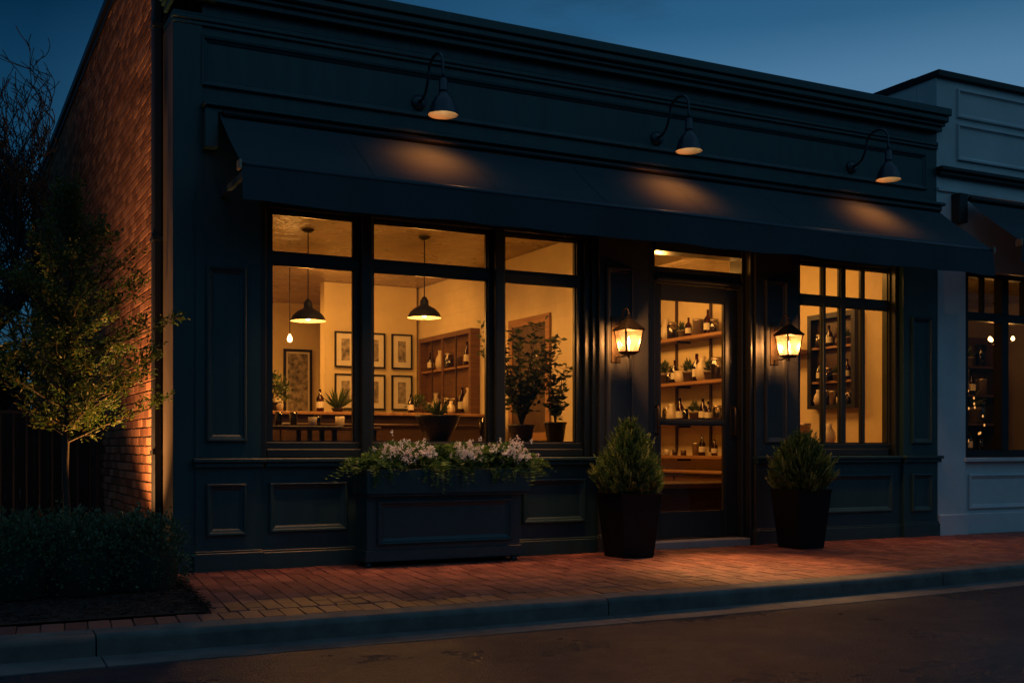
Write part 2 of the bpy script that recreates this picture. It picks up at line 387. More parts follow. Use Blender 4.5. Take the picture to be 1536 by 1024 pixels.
# brick side wall: individual bricks
b = MB(); zc = -.04; row = 0
CH, BL = .078, .222
while zc < 5.5:
    y = .50+(BL/2 if row % 2 else 0)
    y0 = .50
    while y0 < 13.8:
        y1 = min(y, 13.8) if y > y0 else y0+BL
        if y1-y0 > .04:
            g = .012; d = R.uniform(-.0016, .0022); t1, t2 = R.uniform(-.0012, .0012), R.uniform(-.0008, .0008)
            if R.random() < .04: d += R.uniform(.002, .004)
            xo = X0-d; c = .0045; jz = R.uniform(-.003, .003)
            a0, a1, c0, c1 = y0+g/2, y1-g/2, zc+g/2+jz, zc+CH-g/2+jz
            vs = [(X0+.03, a0, c0), (X0+.03, a1, c0), (X0+.03, a1, c1), (X0+.03, a0, c1),
                  (xo+c*.8-t1, a0, c0), (xo+c*.8+t1, a1, c0), (xo+c*.8+t1+t2, a1, c1), (xo+c*.8-t1+t2, a0, c1),
                  (xo-t1, a0+c, c0+c), (xo+t1, a1-c, c0+c), (xo+t1+t2, a1-c, c1-c), (xo-t1+t2, a0+c, c1-c)]
            fs = [(8, 11, 10, 9)]
            for k in range(4): fs += [(4+k, k, (k+1) % 4, 4+(k+1) % 4), (8+k, 4+k, 4+(k+1) % 4, 8+(k+1) % 4)]
            b.add(vs, fs, R.random())
        y0 = y1; y = y1+BL
    zc += CH; row += 1
part(b, 'brick_wall', 'brick')
b = MB(); b.box(X0+.0085, X0+.30, .46, 13.8, -.1, 5.50); part(b, 'mortar_backing', 'mortar')
b = MB(); b.box(X0-.05, X0+.34, .44, 13.86, 5.50, 5.60, b=.01); b.box(X0-.02, X0+.32, .45, 13.83, 5.44, 5.498); part(b, 'coping', 'black')
# corner board + frieze wall
b = MB()
b.box(X0, 1.86, .045, .458, -.02, 4.30)
q = MB(); q.box(X0-.004, X0-.0005, .047, .456, -.02, 4.23); part(q, 'lamplit_corner_face', 'lamplit_trim')  # thin brown face over the teal board, coloured for the lamplight on it
b.box(1.862, X1, .06, .30, 2.93, 4.60)
b.box(9.25, X1, .06, .30, -.02, 2.928); b.box(9.62, X1, .302, 13.8, -.02, 4.3)
part(b, 'frieze_wall', 'teal')
b = MB(); b.box(1.95, 9.6, .32, 13.7, 4.2, 4.3); b.box(1.95, 9.6, 13.4, 13.7, 0, 4.19); part(b, 'roof', 'black')
# cornice as moulded steps with returns at both ends
b = MB()
for (ov, z0, z1, bv) in ((.115, 4.535, 4.615, .006), (.09, 4.47, 4.533, .012), (.05, 4.435, 4.468, .006), (.018, 4.385, 4.433, .006)):
    b.box(X0-ov*.6, X1+ov*.42, -.0-ov, .40, z0, z1, b=bv)
part(b, 'cornice', 'teal')
b = MB()
b.box(X0-.012, X1+.006, .028, .10, 4.235, 4.285, b=.01)
b.box(X0-.006, X1+.003, .036, .09, 4.205, 4.233, b=.005)
part(b, 'string_moulding', 'teal')
PR = [(0, 0), (0, -.022), (.010, -.030), (.022, -.028), (.030, -.016), (.042, -.012), (.055, -.003), (.056, -.003)]
b = MB(); b.mould(1.85, 9.60, 3.745, 4.135, PR, .06); part(b, 'frieze_panel', 'teal')
b = MB()
b.box(1.85, X1+.03, -.05, .06, 3.575, 3.61, b=.008); b.box(1.87, X1+.01, -.015, .058, 3.535, 3.573, b=.006)
b.box(1.86, 1.96, -.06, .04, 3.25, 3.533, b=.006)
part(b, 'ledge', 'teal')
# pilasters and piers
def pilaster(x0, x1, px0, px1, zt=2.93, top=2.34, yb=.3, low=True, mt='teal'):
    b = MB()
    b.box(x0, x1, .03, yb, .152, .80); b.box(x0, x1, .032, yb, .874, zt)
    b.box(x0-.018, x1+.018, .0, yb, -.02, .14, b=.006); b.box(x0-.009, x1+.009, .012, yb, .141, .156, b=.004)
    o = part(b, 'pilaster', mt)
    if low:
        m = MB(); m.mould(px0, px1, .27, .678, PR, .03); part(m, 'lower_panel', 'teal')
    m = MB(); m.mould(px0, px1, 1.0, top, PR, .032); part(m, 'upper_panel', mt)
    return o
pilaster(1.805, 2.31, 1.885, 2.195, top=2.36)
pilaster(9.245, 9.745, 9.355, 9.655, top=2.36)
pilaster(5.44, 5.975, 5.50, 5.79, top=2.62, low=False, mt='pier')
pilaster(7.25, 7.79, 7.36, 7.64, top=2.62, low=False, mt='pier')
# stall risers under the windows with panels, plinth, sill band
for x0, x1 in ((2.31, 5.44), (7.79, 9.245)):
    b = MB(); b.box(x0, x1, .065, .3, .13, .80); b.box(x0, x1, .04, .3, -.02, .128, b=.006); b.box(x0, x1, .05, .3, .129, .145, b=.004); part(b, 'stall_riser', 'teal')
for x0, x1 in ((2.385, 3.03), (4.655, 5.30), (7.90, 9.10)):
    b = MB(); b.mould(x0, x1, .28, .678, PR, .065); part(b, 'riser_panel', 'teal')
for x0, x1, y in ((1.78, 2.335, -.03), (2.336, 5.415, .0), (5.416, 6.0, -.03), (7.23, 7.815, -.03), (7.816, 9.22, .0), (9.221, 9.79, -.03)):
    b = MB(); b.box(x0, x1, y, .31, .838, .872, b=.007); b.box(x0+.012, x1-.012, y+.022, .30, .80, .837, b=.006); part(b, 'sill_band', 'teal')
b = MB(); b.box(X0-.075, X0-.004, .475, .59, .02, 5.49, b=.012)
for z in (.9, 2.6, 4.3): b.box(X0-.082, X0+.01, .468, .597, z, z+.035)
part(b, 'downpipe', 'pipe')

# windows: frame with panes as sub-parts
YG = .20
def window(x0, x1, cols, z0=1.0, z1=2.845, t0=2.435, t1=2.53, fr=.05):
    """cols: list of (a,b) clear glass spans"""
    b = MB()
    b.box(x0, cols[0][0], YG-.04, YG+.04, .95, 2.93); b.box(cols[-1][1], x1, YG-.04, YG+.04, .95, 2.93)
    for i in range(len(cols)-1): b.box(cols[i][1], cols[i+1][0], YG-.035, YG+.03, z0, z1, b=.006)
    b.box(x0, x1, YG-.045, YG+.035, .935, z0, b=.006)
    for (a, c) in cols: b.box(a, c, YG-.03, YG+.03, t0, t1); b.box(a, c, YG-.038, YG+.03, t0+.02, t1-.02)
    b.box(x0, x1, YG-.045, YG+.04, z1, 2.93)
    # glazing beads
    for (a, c) in cols:
        for (q0, q1) in ((z0, t0), (t1, z1)):
            for s_ in ((a, a+.012, q0, q1), (c-.012, c, q0, q1), (a, c, q0, q0+.012), (a, c, q1-.012, q1)):
                b.box(s_[0]+.0005, s_[1]-.0005, YG-.016, YG+.012, s_[2]+.0005, s_[3]-.0005)
    w = part(b, 'window', 'teal_dark')
    for (a, c) in cols:
        for nm, q0, q1 in (('pane', z0, t0), ('transom_pane', t1, z1)):
            g = MB(); g.face([(a, YG, q0), (c, YG, q0), (c, YG, q1), (a, YG, q1)]); part(g, nm, 'glass', w)
    return w
window(2.36, 3.185, [(2.437, 3.135)])
window(3.255, 4.42, [(3.302, 4.37)])
window(4.49, 5.40, [(4.54, 5.275)])
window(7.86, 9.23, [(7.93, 8.245), (8.285, 8.49), (8.56, 8.79), (8.83, 9.17)], fr=.03)
# casings, mullion covers, head
for x0, x1, y in ((2.31, 2.375, .10), (3.175, 3.265, .09), (4.41, 4.50, .09), (5.33, 5.39, .11), (5.39, 5.44, .07), (7.79, 7.865, .10), (9.19, 9.245, .09)):
    b = MB(); b.box(x0, x1, y, .29, .873, 2.93, b=.006); part(b, 'window_casing', 'teal_dark')
for x0, x1 in ((2.311, 5.439), (7.791, 9.244)):
    b = MB(); b.box(x0+.07, x1-.12, .12, .165, .873, .945, b=.008); part(b, 'window_apron', 'teal_dark')
    b = MB(); b.box(x0+.07, x1-.12, .10, .165, 2.87, 2.929, b=.006); part(b, 'window_head', 'teal_dark')
for x0, x1 in ((2.2, 5.5), (7.8, 9.3)):
    b = MB(); b.box(x0, x1, .25, .42, .874, .99); part(b, 'window_board', 'wood')

# entrance
b = MB()
b.box(5.977, 6.065, .10, .34, .0, 2.93); b.box(6.066, 6.14, .16, .34, .0, 2.93, b=.006)
b.box(7.205, 7.248, .06, .34, .0, 2.93, b=.006); b.box(7.165, 7.204, .14, .34, .0, 2.93, b=.006)
b.box(6.141, 7.164, .15, .33, 2.835, 2.93); b.box(6.141, 7.164, .17, .33, 2.53, 2.688, b=.006)
b.box(6.141, 7.164, .135, .169, 2.55, 2.585, b=.008)
df = part(b, 'door_frame', 'door')
g = MB(); g.face([(6.141, .25, 2.688), (7.164, .25, 2.688), (7.164, .25, 2.835), (6.141, .25, 2.835)]); part(g, 'transom_pane', 'glass', df)
b = MB()
b.box(6.145, 6.243, .22, .27, .085, 2.525, b=.004); b.box(7.018, 7.16, .22, .27, .085, 2.525, b=.004)
b.box(6.2435, 7.0175, .22, .27, 2.392, 2.525); b.box(6.2435, 7.0175, .22, .27, .085, .325)
b.box(6.2435, 7.0175, .222, .268, 1.185, 1.225, b=.004)
for (q0, q1) in ((.325, 1.185), (1.225, 2.392)):
    b.box(6.244, 6.256, .232, .262, q0, q1); b.box(7.005, 7.017, .232, .262, q0, q1)
    b.box(6.2565, 7.0045, .232, .262, q0, q0+.012); b.box(6.2565, 7.0045, .232, .262, q1-.012, q1)
door = part(b, 'door', 'door')
g = MB(); g.face([(6.244, .245, .325), (7.017, .245, .325), (7.017, .245, 1.19), (6.244, .245, 1.19)]); part(g, 'pane', 'glass', door)
g = MB(); g.face([(6.244, .245, 1.22), (7.017, .245, 1.22), (7.017, .245, 2.392), (6.244, .245, 2.392)]); part(g, 'pane', 'glass', door)
for hx in (6.175, 7.095):
    g = MB(); g.box(hx-.022, hx+.022, .212, .2195, 1.04, 1.40, b=.003)
    g.tube([(hx, .215, 1.35), (hx, .165, 1.35), (hx, .155, 1.335), (hx, .155, 1.10), (hx, .165, 1.085), (hx, .215, 1.085)], .011, 8)
    part(g, 'handle', 'bronze', door)
b = MB(); b.box(6.03, 7.16, .0, .34, -.02, .07, b=.008); part(b, 'doorstep', 'stone')
b = MB(); b.box(6.14, 7.165, .19, .30, .0705, .083, b=.003); part(b, 'threshold', 'bronze')
# shell of the rooms
b = MB()
b.box(1.945, 6.12, 8.52, 8.7, .0, 3.3)                 # far wall of the dining room
b.box(4.75, 6.1, 6.02, 6.2, .0, 3.21)
q = MB(); q.box(6.15, 6.23, .35, 8.5, .0, 3.21); part(q, 'partition_wall', 'block')
b.box(9.55, 9.619, .31, 6.2, .0, 3.21); b.box(6.231, 9.54, 6.02, 6.2, .0, 3.21)
b.box(1.944, 1.99, .47, 8.51, .0, 3.21)
b.box(2.0, 9.5, .305, .35, 2.932, 3.21)
part(b, 'interior_wall', 'plaster')
b = MB(); b.box(1.96, 9.618, .302, 8.6, 3.215, 3.28); part(b, 'ceiling', 'ceiling')
b = MB(); b.box(1.96, 9.618, .302, 8.6, -.05, .05); part(b, 'interior_floor', 'floorwood')
b = MB(); b.box(2.0, 3.9, 5.6, 5.85, 2.85, 3.213); part(b, 'beam', 'darkwood')

# ------------------------------------------------------------------ awning
def awning(label, xa, xb, zt, ztf, zv, yf, yt=-.012, rough_end=True):
    t = thing('awning', label, 'awning', ((xa+xb)/2, yt, zt))
    def P_(mb, name, mat): return mb.build(name, M[mat], t)
    b = MB(); n = n_ = max(4, int((xb-xa)/.35)); m = 8; base = len(b.v); th = .006
    for k in range(m+1):
        f = k/m
        for i in range(n+1):
            x = xa+(xb-xa)*i/n
            z = zt+(ztf-zt)*f-.018*math.sin(PI*f)*(1+.35*math.sin(i*1.9))
            b.v.append((x, yt+(yf-yt)*f, z))
    for k in range(m):
        for i in range(n):
            q = base+k*(n+1)+i; b.f.append((q, q+n+1, q+n+2, q+1)); b.a.append(.5); b.sm.append(True)
    P_(b, 'canopy', 'awning')
    b = MB(); base = 0; n = int((xb-xa)/.09); rows = 5
    for k in range(rows+1):
        f = k/rows
        for i in range(n+1):
            x = xa+(xb-xa)*i/n
            w = .010*f*(math.sin(x*5.1)+.6*math.sin(x*11.3+1)+.5*math.sin(x*2.3+2))
            b.v.append((x, yf-.012+w*1.5-.012*f, ztf-.02+(zv-ztf+.02)*f+f*.005*(math.sin(x*3.7)+.7*math.sin(x*8.9+1))))
    for k in range(rows):
        for i in range(n):
            q = k*(n+1)+i; b.f.append((q, q+n+1, q+n+2, q+1)); b.a.append(.5); b.sm.append(True)
    P_(b, 'valance', 'awning')
    sx = xa+1.02
    while sx < xb-.3:
        for k in range(8):
            f0, f1 = k/8, (k+1)/8; zz = lambda f: zt+(ztf-zt)*f-.018*math.sin(PI*f)*(1+.35*math.sin((sx-xa)/(xb-xa)*n_*1.9))+.0035
            if k == 0: b = MB()
            b.face([(sx, yt+(yf-yt)*f0, zz(f0)), (sx, yt+(yf-yt)*f1, zz(f1)), (sx+.022, yt+(yf-yt)*f1, zz(f1)), (sx+.022, yt+(yf-yt)*f0, zz(f0))])
        P_(b, 'seam', 'awning'); sx += 1.04
    b = MB(); b.tube([(xa-.004, yf+.012, ztf-.012), (xb+.004, yf+.012, ztf-.012)], .028, 12); P_(b, 'front_bar', 'steel')
    b = MB(); b.tube([(xa+.02, yt-.03, zt+.0), (xb, yt-.03, zt+.0)], .03, 12); P_(b, 'roller', 'black')
    for x in (xa-.022, xb+.003):
        b = MB(); b.box(x, x+.02, yf-.03, yf+.055, ztf-.05, ztf+.018, b=.004); P_(b, 'end_cap', 'tin')
    for x in ((xa+.02,) if xa < 5 else (xa+1.5,)):
        b = MB(); b.add([(x, yf+.02, ztf-.09), (x+.03, yf+.02, ztf-.09), (x+.03, yf+.02, ztf-.045), (x, yf+.02, ztf-.045),
                         (x, .03, ztf-.10), (x+.03, .03, ztf-.10), (x+.03, .03, ztf-.055), (x, .03, ztf-.055)],
                        [(0, 1, 2, 3), (4, 7, 6, 5), (0, 4, 5, 1), (3, 2, 6, 7), (0, 3, 7, 4), (1, 5, 6, 2)]); P_(b, 'arm', 'steel')
    return t
awning('long dark canvas awning sloping out above the lit shop windows and door', 1.975, 9.70, 3.525, 2.995, 2.72, -.72)

# ------------------------------------------------------------------ gooseneck lamps
gl = proto('gooseneck_lamp', 'dark gooseneck barn lamp on the frieze above the three part window', 'wall lamp', 'gooseneck lamps along the frieze')
b = MB()
prof = [(0, 0), (.02, .0), (.062, .0), (.066, -.006), (.062, -.018), (.03, -.03), (.018, -.032)]
n = 20
for r, y in prof:
    for k in range(n): b.v.append((r*math.cos(2*PI*k/n), y, r*math.sin(2*PI*k/n)))
for i in range(len(prof)-1):
    for k in range(n): q = i*n+k; q2 = i*n+(k+1) % n; b.f.append((q, q2, q2+n, q+n)); b.a.append(.5); b.sm.append(True)
b.build('backplate', M['steel'], gl)
pts = [(0, -.02, 0), (0, -.09, .01), (0, -.15, .045), (0, -.19, .11), (0, -.215, .17)]
for k in range(9):
    a = PI-k*PI/8*.97; pts.append((0, -.215-.145-.145*math.cos(a)*1.0, .19+.105*math.sin(a)))
pts += [(0, -.508, .10), (0, -.51, .06)]
b = MB(); b.tube(pts, .0115, 10); b.build('arm', M['steel'], gl)
SY = -.51
b = MB(); b.lathe([(.0, .075), (.03, .073), (.034, .066), (.034, -.012), (.037, -.014), (.037, -.028), (.034, -.03), (.034, -.045),
                   (.05, -.062), (.078, -.095), (.098, -.135), (.110, -.175), (.118, -.205), (.126, -.216), (.124, -.220)], (0, SY, -.02), 28)
sh = b.build('shade', M['steel'], gl)
b = MB(); b.lathe([(.122, -.2185), (.113, -.204), (.104, -.175), (.092, -.135), (.07, -.097), (.03, -.064), (0, -.06)], (0, SY, -.02), 28); o = b.build('shade_lining', M['inner'], gl)
b = MB(); b.lathe([(0, -.085), (.016, -.09), (.026, -.11), (.031, -.135), (.027, -.16), (.015, -.178), (0, -.183)], (0, SY, -.02), 14); b.build('bulb', M['bulb_soft'], gl)
GL = [(3.665, 3.868, 'dark gooseneck barn lamp on the frieze above the three part window'),
      (6.085, 3.868, 'middle dark gooseneck barn lamp on the frieze, above the entrance'),
      (8.528, 3.875, 'dark gooseneck barn lamp on the frieze nearest the white building')]
for i, (x, z, lb) in enumerate(GL):
    place(gl, (x, .055, z), label=lb, first=False)
for o in list(gl.children): bpy.data.objects.remove(o)
bpy.data.objects.remove(gl)
def spot(loc, tgt, e, size, blend=.6, c=WARM, rad=.03, name='lamp_light'):
    l = bpy.data.lights.new(name, 'SPOT'); l.energy = e; l.spot_size = math.radians(size); l.spot_blend = blend; l.color = c; l.shadow_soft_size = rad
    o = bpy.data.objects.new(name, l); col.objects.link(o); o.location = loc
    o.rotation_euler = (Vector(tgt)-Vector(loc)).to_track_quat('-Z', 'Y').to_euler(); return o
def point(loc, e, rad=.05, c=WARM, name='lamp_light'):
    l = bpy.data.lights.new(name, 'POINT'); l.energy = e; l.color = c; l.shadow_soft_size = rad
    o = bpy.data.objects.new(name, l); col.objects.link(o); o.location = loc; return o
for x, z, _ in GL:
    spot((x, .055+SY, z-.222), (x-.06, -.06, z-.9), 26, 124, 1, (1, .25, .04), .12)

# ------------------------------------------------------------------ lanterns
ln = proto('wall_lantern', 'lit four sided glass lantern on the pier left of the door', 'wall lantern', 'lit lanterns on both sides of the door')
def frustum(b, r0, z0, r1, z1):
    vs = [(sx*r, sy*r, z) for r, z in ((r0, z0), (r1, z1)) for sx, sy in ((-1, -1), (1, -1), (1, 1), (-1, 1))]
    b.add(vs, [(0, 1, 5, 4), (1, 2, 6, 5), (2, 3, 7, 6), (3, 0, 4, 7), (4, 5, 6, 7), (3, 2, 1, 0)])
# local origin: centre of lantern body bottom (z=0), wall face at y=+.235
b = MB(); b.box(-.055, .055, .222, .236, -.09, .36, b=.006); b.build('backplate', M['bronze'], ln)
b = MB()
pts = [(0, .225, .28), (0, .16, .30), (0, .10, .34)]
for k in range(8):
    a = PI-k*PI/7; pts.append((0, .05+.05*-math.cos(a)*1.0, .365+.05*math.sin(a)))
pts += [(0, .0, .34)]
pts = [(0, .225, .27), (0, .17, .285), (0, .125, .32), (0, .105, .37), (0, .085, .405), (0, .055, .425), (0, .025, .415), (0, .004, .385), (0, .0, .35)]
b.tube(pts, .008, 8); b.build('bracket', M['bronze'], ln); b = MB(); b.tube([(0, .225, -.035), (0, .12, -.04), (0, .02, -.03)], .008, 8); b.build('lower_arm', M['bronze'], ln)
b = MB(); frustum(b, .066, -.012, .075, .0); frustum(b, .045, -.03, .06, -.0125); b.lathe([(0, -.062), (.012, -.058), (.014, -.045), (.007, -.032), (.012, -.030)], (0, 0, 0), 10)
for sx in (-1, 1):
    for sy in (-1, 1):
        w = .0065; r0, r1 = .067, .098
        vs = []
        for r, z in ((r0, 0), (r1, .205)):
            vs += [(sx*r-w, sy*r-w, z), (sx*r+w, sy*r-w, z), (sx*r+w, sy*r+w, z), (sx*r-w, sy*r+w, z)]
        b.add(vs, [(0, 1, 5, 4), (1, 2, 6, 5), (2, 3, 7, 6), (3, 0, 4, 7)])
b.build('cage', M['bronze'], ln)
b = MB(); frustum(b, .108, .2, .112, .212); frustum(b, .118, .2125, .108, .222)
pr = [(.106, .2225), (.088, .243), (.062, .272), (.040, .298), (.024, .315), (.024, .333), (.012, .337), (.012, .352)]
for (r0, z0), (r1, z1) in zip(pr, pr[1:]): frustum(b, r0, z0, r1, z1)
b.lathe([(.0, .374), (.012, .368), (.016, .358), (.01, .35)], (0, 0, 0), 10)
b.build('roof', M['bronze'], ln)
for k in range(4):
    g = MB(); a = k*PI/2; ca, sa = math.cos(a), math.sin(a)
    q = [(-.062, -.067, .002), (.062, -.067, .002), (.092, -.097, .198), (-.092, -.097, .198)]
    g.face([(x*ca-y*sa, x*sa+y*ca, z) for x, y, z in q]); g.build('pane', M['seedy'], ln)
b = MB(); b.lathe([(0, .055), (.006, .058), (.011, .07), (.014, .09), (.011, .115), (.005, .135), (.0, .15)], (0, 0, 0), 12); b.build('bulb', M['bulb'], ln)
b = MB(); b.lathe([(.011, .0), (.011, .056), (.0, .057)], (0, 0, 0), 10); b.build('socket', M['ceramic'], ln)
LN = [(5.612, -.208, 1.823, 'lit four sided glass lantern on the pier left of the door'), (7.475, -.205, 1.862, 'lit four sided glass lantern on the pier right of the door')]
for x, y, z, lb in LN:
    place(ln, (x, .03-.235*.94, z), scale=.94, label=lb)
    point((x, y, z+.10), 40, .032, (1, .42, .12))
for o in list(ln.children): bpy.data.objects.remove(o)
bpy.data.objects.remove(ln)

# ------------------------------------------------------------------ potted evergreens
def pot_mesh(w, h, taper=.72):
    b = MB(); prof = [(w*taper/2, 0), (w*taper/2+.004, .01), (w/2-.006, h-.03), (w/2, h-.006), (w/2-.004, h), (w/2-.022, h), (w/2-.026, h-.05)]
    c = .008
    base = 0
    for r, z in prof:
        for sx, sy in ((-1, -1), (1, -1), (1, 1), (-1, 1)):
            if sx*sy > 0: b.v += [(sx*r, sy*(r-c), z), (sx*(r-c), sy*r, z)]
            else: b.v += [(sx*(r-c), sy*r, z), (sx*r, sy*(r-c), z)]
    for i in range(len(prof)-1):
        for k in range(8):
            q = i*8+k; q2 = i*8+(k+1) % 8; b.f.append((q, q2, q2+8, q+8)); b.a.append(.5); b.sm.append(False)
    b.f.append(tuple(range(8))[::-1]); b.a.append(.5); b.sm.append(False)
    return b
def conifer(c, prof, n, seed, lean=(0, 0)):
    """prof: (height, radius); dense pointed sprigs"""
    rr = random.Random(seed); b = MB()
    H = prof[-1][0]
    def rad(z):
        for (z0, r0), (z1, r1) in zip(prof, prof[1:]):
            if z <= z1: return r0+(r1-r0)*(z-z0)/(z1-z0)
        return .005
    for i in range(n):
        z = H*(rr.random()**1.15); a = rr.uniform(0, 2*PI)
        lump = 1+.10*math.sin(3*a+seed)*math.cos(z*14)+.07*math.sin(7*a+z*22)+.05*math.sin(13*a-z*31)
        r = rad(z)*lump*(rr.uniform(.62, 1.0) if i % 3 else rr.uniform(.9, 1.06))
        p = Vector((c[0]+r*math.cos(a)+lean[0]*z, c[1]+r*math.sin(a)+lean[1]*z, c[2]+z))
        out = Vector((math.cos(a), math.sin(a), rr.uniform(.5, 1.5)+1.2*z/H)).normalized()
        L = rr.uniform(.032, .06)*(1.1 if rr.random() < .86 else 1.9)
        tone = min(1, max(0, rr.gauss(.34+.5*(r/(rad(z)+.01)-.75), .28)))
        # sprig: stem with pairs of needles
        side = out.cross(Vector((rr.uniform(-1, 1), rr.uniform(-1, 1), rr.uniform(-1, 1)))).normalized()
        for k in range(4):
            q = p+out*L*k/4
            for sg in (-1, 1):
                b.leaf(q, (out*.9+side*sg*.85), L*.50*(1-.12*k), L*.19, tone, fold=.1)
        b.leaf(p+out*L*.9, out, L*.5, L*.2, min(1, tone+.15), fold=.1)
    for k in range(10):   # leader
        z = H+k*.009; 
        for j in range(3):
            a = rr.uniform(0, 2*PI); b.leaf((c[0]+lean[0]*z, c[1]+lean[1]*z, c[2]+z-.02), (math.cos(a)*.5, math.sin(a)*.5, 1.2), .035*(1-k*.05), .007, rr.uniform(.4, .9), fold=.1)
    return b
def potted(name, label, x, y, w, h, prof, n, seed):
    t = thing(name, label, 'potted shrub', (x, y, 0), group='square planters by the door')
    pb = pot_mesh(w, h); pb.v = [(a+x, c+y, z+.001) for a, c, z in pb.v]; pb.build('pot', M['pot'], t)
    s = MB(); s.box(x-w/2+.03, x+w/2-.03, y-w/2+.03, y+w/2-.03, h-.06, h-.035); s.build('soil', M['soil'], t)
    k = MB(); k.tube([(x, y, h-.05), (x+.004, y, h+.12), (x, y+.004, h+prof[-1][0]*.75)], [.018, .014, .005], 7); k.build('stem', M['bark'], t)
    # dark interior twigs so the crown is not hollow
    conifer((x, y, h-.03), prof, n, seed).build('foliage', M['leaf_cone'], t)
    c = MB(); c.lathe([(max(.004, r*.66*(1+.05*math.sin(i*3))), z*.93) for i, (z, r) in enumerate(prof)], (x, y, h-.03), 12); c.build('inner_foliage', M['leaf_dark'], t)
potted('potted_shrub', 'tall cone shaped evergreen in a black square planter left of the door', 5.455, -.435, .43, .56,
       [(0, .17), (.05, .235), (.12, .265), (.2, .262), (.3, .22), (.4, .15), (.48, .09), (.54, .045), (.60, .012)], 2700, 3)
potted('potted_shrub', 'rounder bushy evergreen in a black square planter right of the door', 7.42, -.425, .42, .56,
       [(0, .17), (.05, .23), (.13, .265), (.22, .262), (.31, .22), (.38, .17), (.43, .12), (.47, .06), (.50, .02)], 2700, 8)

# ------------------------------------------------------------------ window box
wb = thing('window_box', 'dark teal panelled window box cabinet with a deep planting trough on top', 'planter', (3.77, -.12, 0))
b = MB(); b.box(3.06, 4.52, -.35, -.325, .585, .782, b=.005); b.box(3.06, 4.52, -.03, -.008, .585, .782)
b.box(3.06, 3.085, -.3245, -.031, .585, .782); b.box(4.495, 4.52, -.3245, -.031, .585, .782); b.box(3.0855, 4.4945, -.3245, -.031, .585, .61)
b.box(3.075, 4.505, -.335, -.01, .565, .584, b=.005); b.build('trough', M['teal'], wb)
b = MB(); b.box(3.085, 4.455, -.27, -.008, .135, .564); b.box(3.07, 4.47, -.285, -.006, .04, .133, b=.006); b.build('cabinet', M['teal'], wb)
b = MB(); b.mould(3.17, 4.375, .175, .53, PR, -.27); b.build('cabinet_panel', M['teal'], wb)
for x, y in ((3.1, -.26), (4.40, -.26), (3.1, -.06), (4.40, -.06)):
    b = MB(); b.lathe([(.0, .0), (.028, .0), (.03, .012), (.02, .04), (0, .04)], (x, y, .001), 12); b.build('foot', M['black'], wb)
b = MB(); b.box(3.09, 4.49, -.322, -.034, .62, .755); b.build('soil', M['soil'], wb)
def bush(c, r, n, kind, seed):
    rr = random.Random(seed); b = MB()
    for i in range(n):
        a = rr.uniform(0, 2*PI); el = rr.uniform(.1, 1.5); d = Vector((math.cos(a)*math.cos(el)*1.25, math.sin(a)*math.cos(el)*.7, math.sin(el)*.8))
        if kind == 'fern':
            L = r*rr.uniform(.75, 1.25); p = Vector(c)+Vector((rr.gauss(0, .03), rr.gauss(0, .02), 0)); m = 11
            tone = min(1, max(0, rr.gauss(.4, .22))); side = d.cross(Vector((0, 0, 1))).normalized() if abs(d.z) < .99 else Vector((1, 0, 0))
            for k in range(m):
                f = k/m; q = p+d*L*f-Vector((0, 0, .55*L*f*f)); w = L*.2*math.sin(PI*(.15+.8*f))
                for sg in (-1, 1): b.leaf(q, d*.5+side*sg+Vector((0, 0, .1)), w, w*.28, tone, fold=.05)
        else:
            q = Vector(c)+d*r*rr.uniform(.35, 1.05); b.leaf(q, d+Vector((rr.gauss(0, .6), rr.gauss(0, .6), rr.gauss(.1, .6))), rr.uniform(.02, .04), rr.uniform(.01, .018), min(1, max(0, rr.gauss(.45, .25))))
    return b
def flowers(c, spread, n, seed):
    rr = random.Random(seed); b = MB()
    for i in range(n):
        p = Vector(c)+Vector((rr.gauss(0, spread), rr.gauss(0, spread*.5), rr.gauss(0, spread*.55)))
        tone = rr.random()
        for j in range(9):
            q = p+Vector((rr.gauss(0, .009), rr.gauss(0, .009), rr.gauss(0, .012)))
            d0 = Vector((rr.uniform(-1, 1), rr.uniform(-1.2, .2), rr.uniform(-.2, 1)))
            for k in range(4):
                b.leaf(q, d0+Vector((rr.gauss(0, .8), rr.gauss(0, .8), rr.gauss(0, .8))), .0125, .009, min(1, max(0, tone+rr.gauss(0, .15))), fold=.1)
    return b
def trail(x, y, z, n, seed, L):
    rr = random.Random(seed); b = MB()
    for s in range(n):
        p = Vector((x+rr.gauss(0, .04), y, z)); d = Vector((rr.gauss(0, .3), -.5, .15)); l = L*rr.uniform(.6, 1.2); k = 0
        st = 14
        for k in range(st):
            d = (d+Vector((rr.gauss(0, .12), .05, -.28))).normalized(); p = p+d*l/st
            for j in range(2): b.leaf(p, d*.4+Vector((rr.uniform(-1, 1), rr.uniform(-1, 0), rr.uniform(-.5, .5))), .026, .014, min(1, max(0, rr.gauss(.6, .2))))
    return b
FL = [ # x, z0, label, flowers?, fern radius
 (3.17, 'ferny plant spilling over the left end of the window box', 'fern', None),
 (3.33, 'large pale pink and white flower cluster at the left of the window box', 'leafy', (.085, 42)),
 (3.55, 'small white flowers standing above the greenery left of the box centre', 'leafy', (.04, 14)),
 (3.74, 'dark leafy plant in the middle of the window box', 'fern', None),
 (3.93, 'white and pink flowers just right of the window box centre', 'leafy', (.065, 34)),
 (4.14, 'feathery green fern between the two right flower clusters', 'fern', None),
 (4.33, 'pale flower cluster near the right end of the window box', 'leafy', (.08, 42)),
 (4.46, 'ferny plant spilling over the right end of the window box', 'fern', None)]
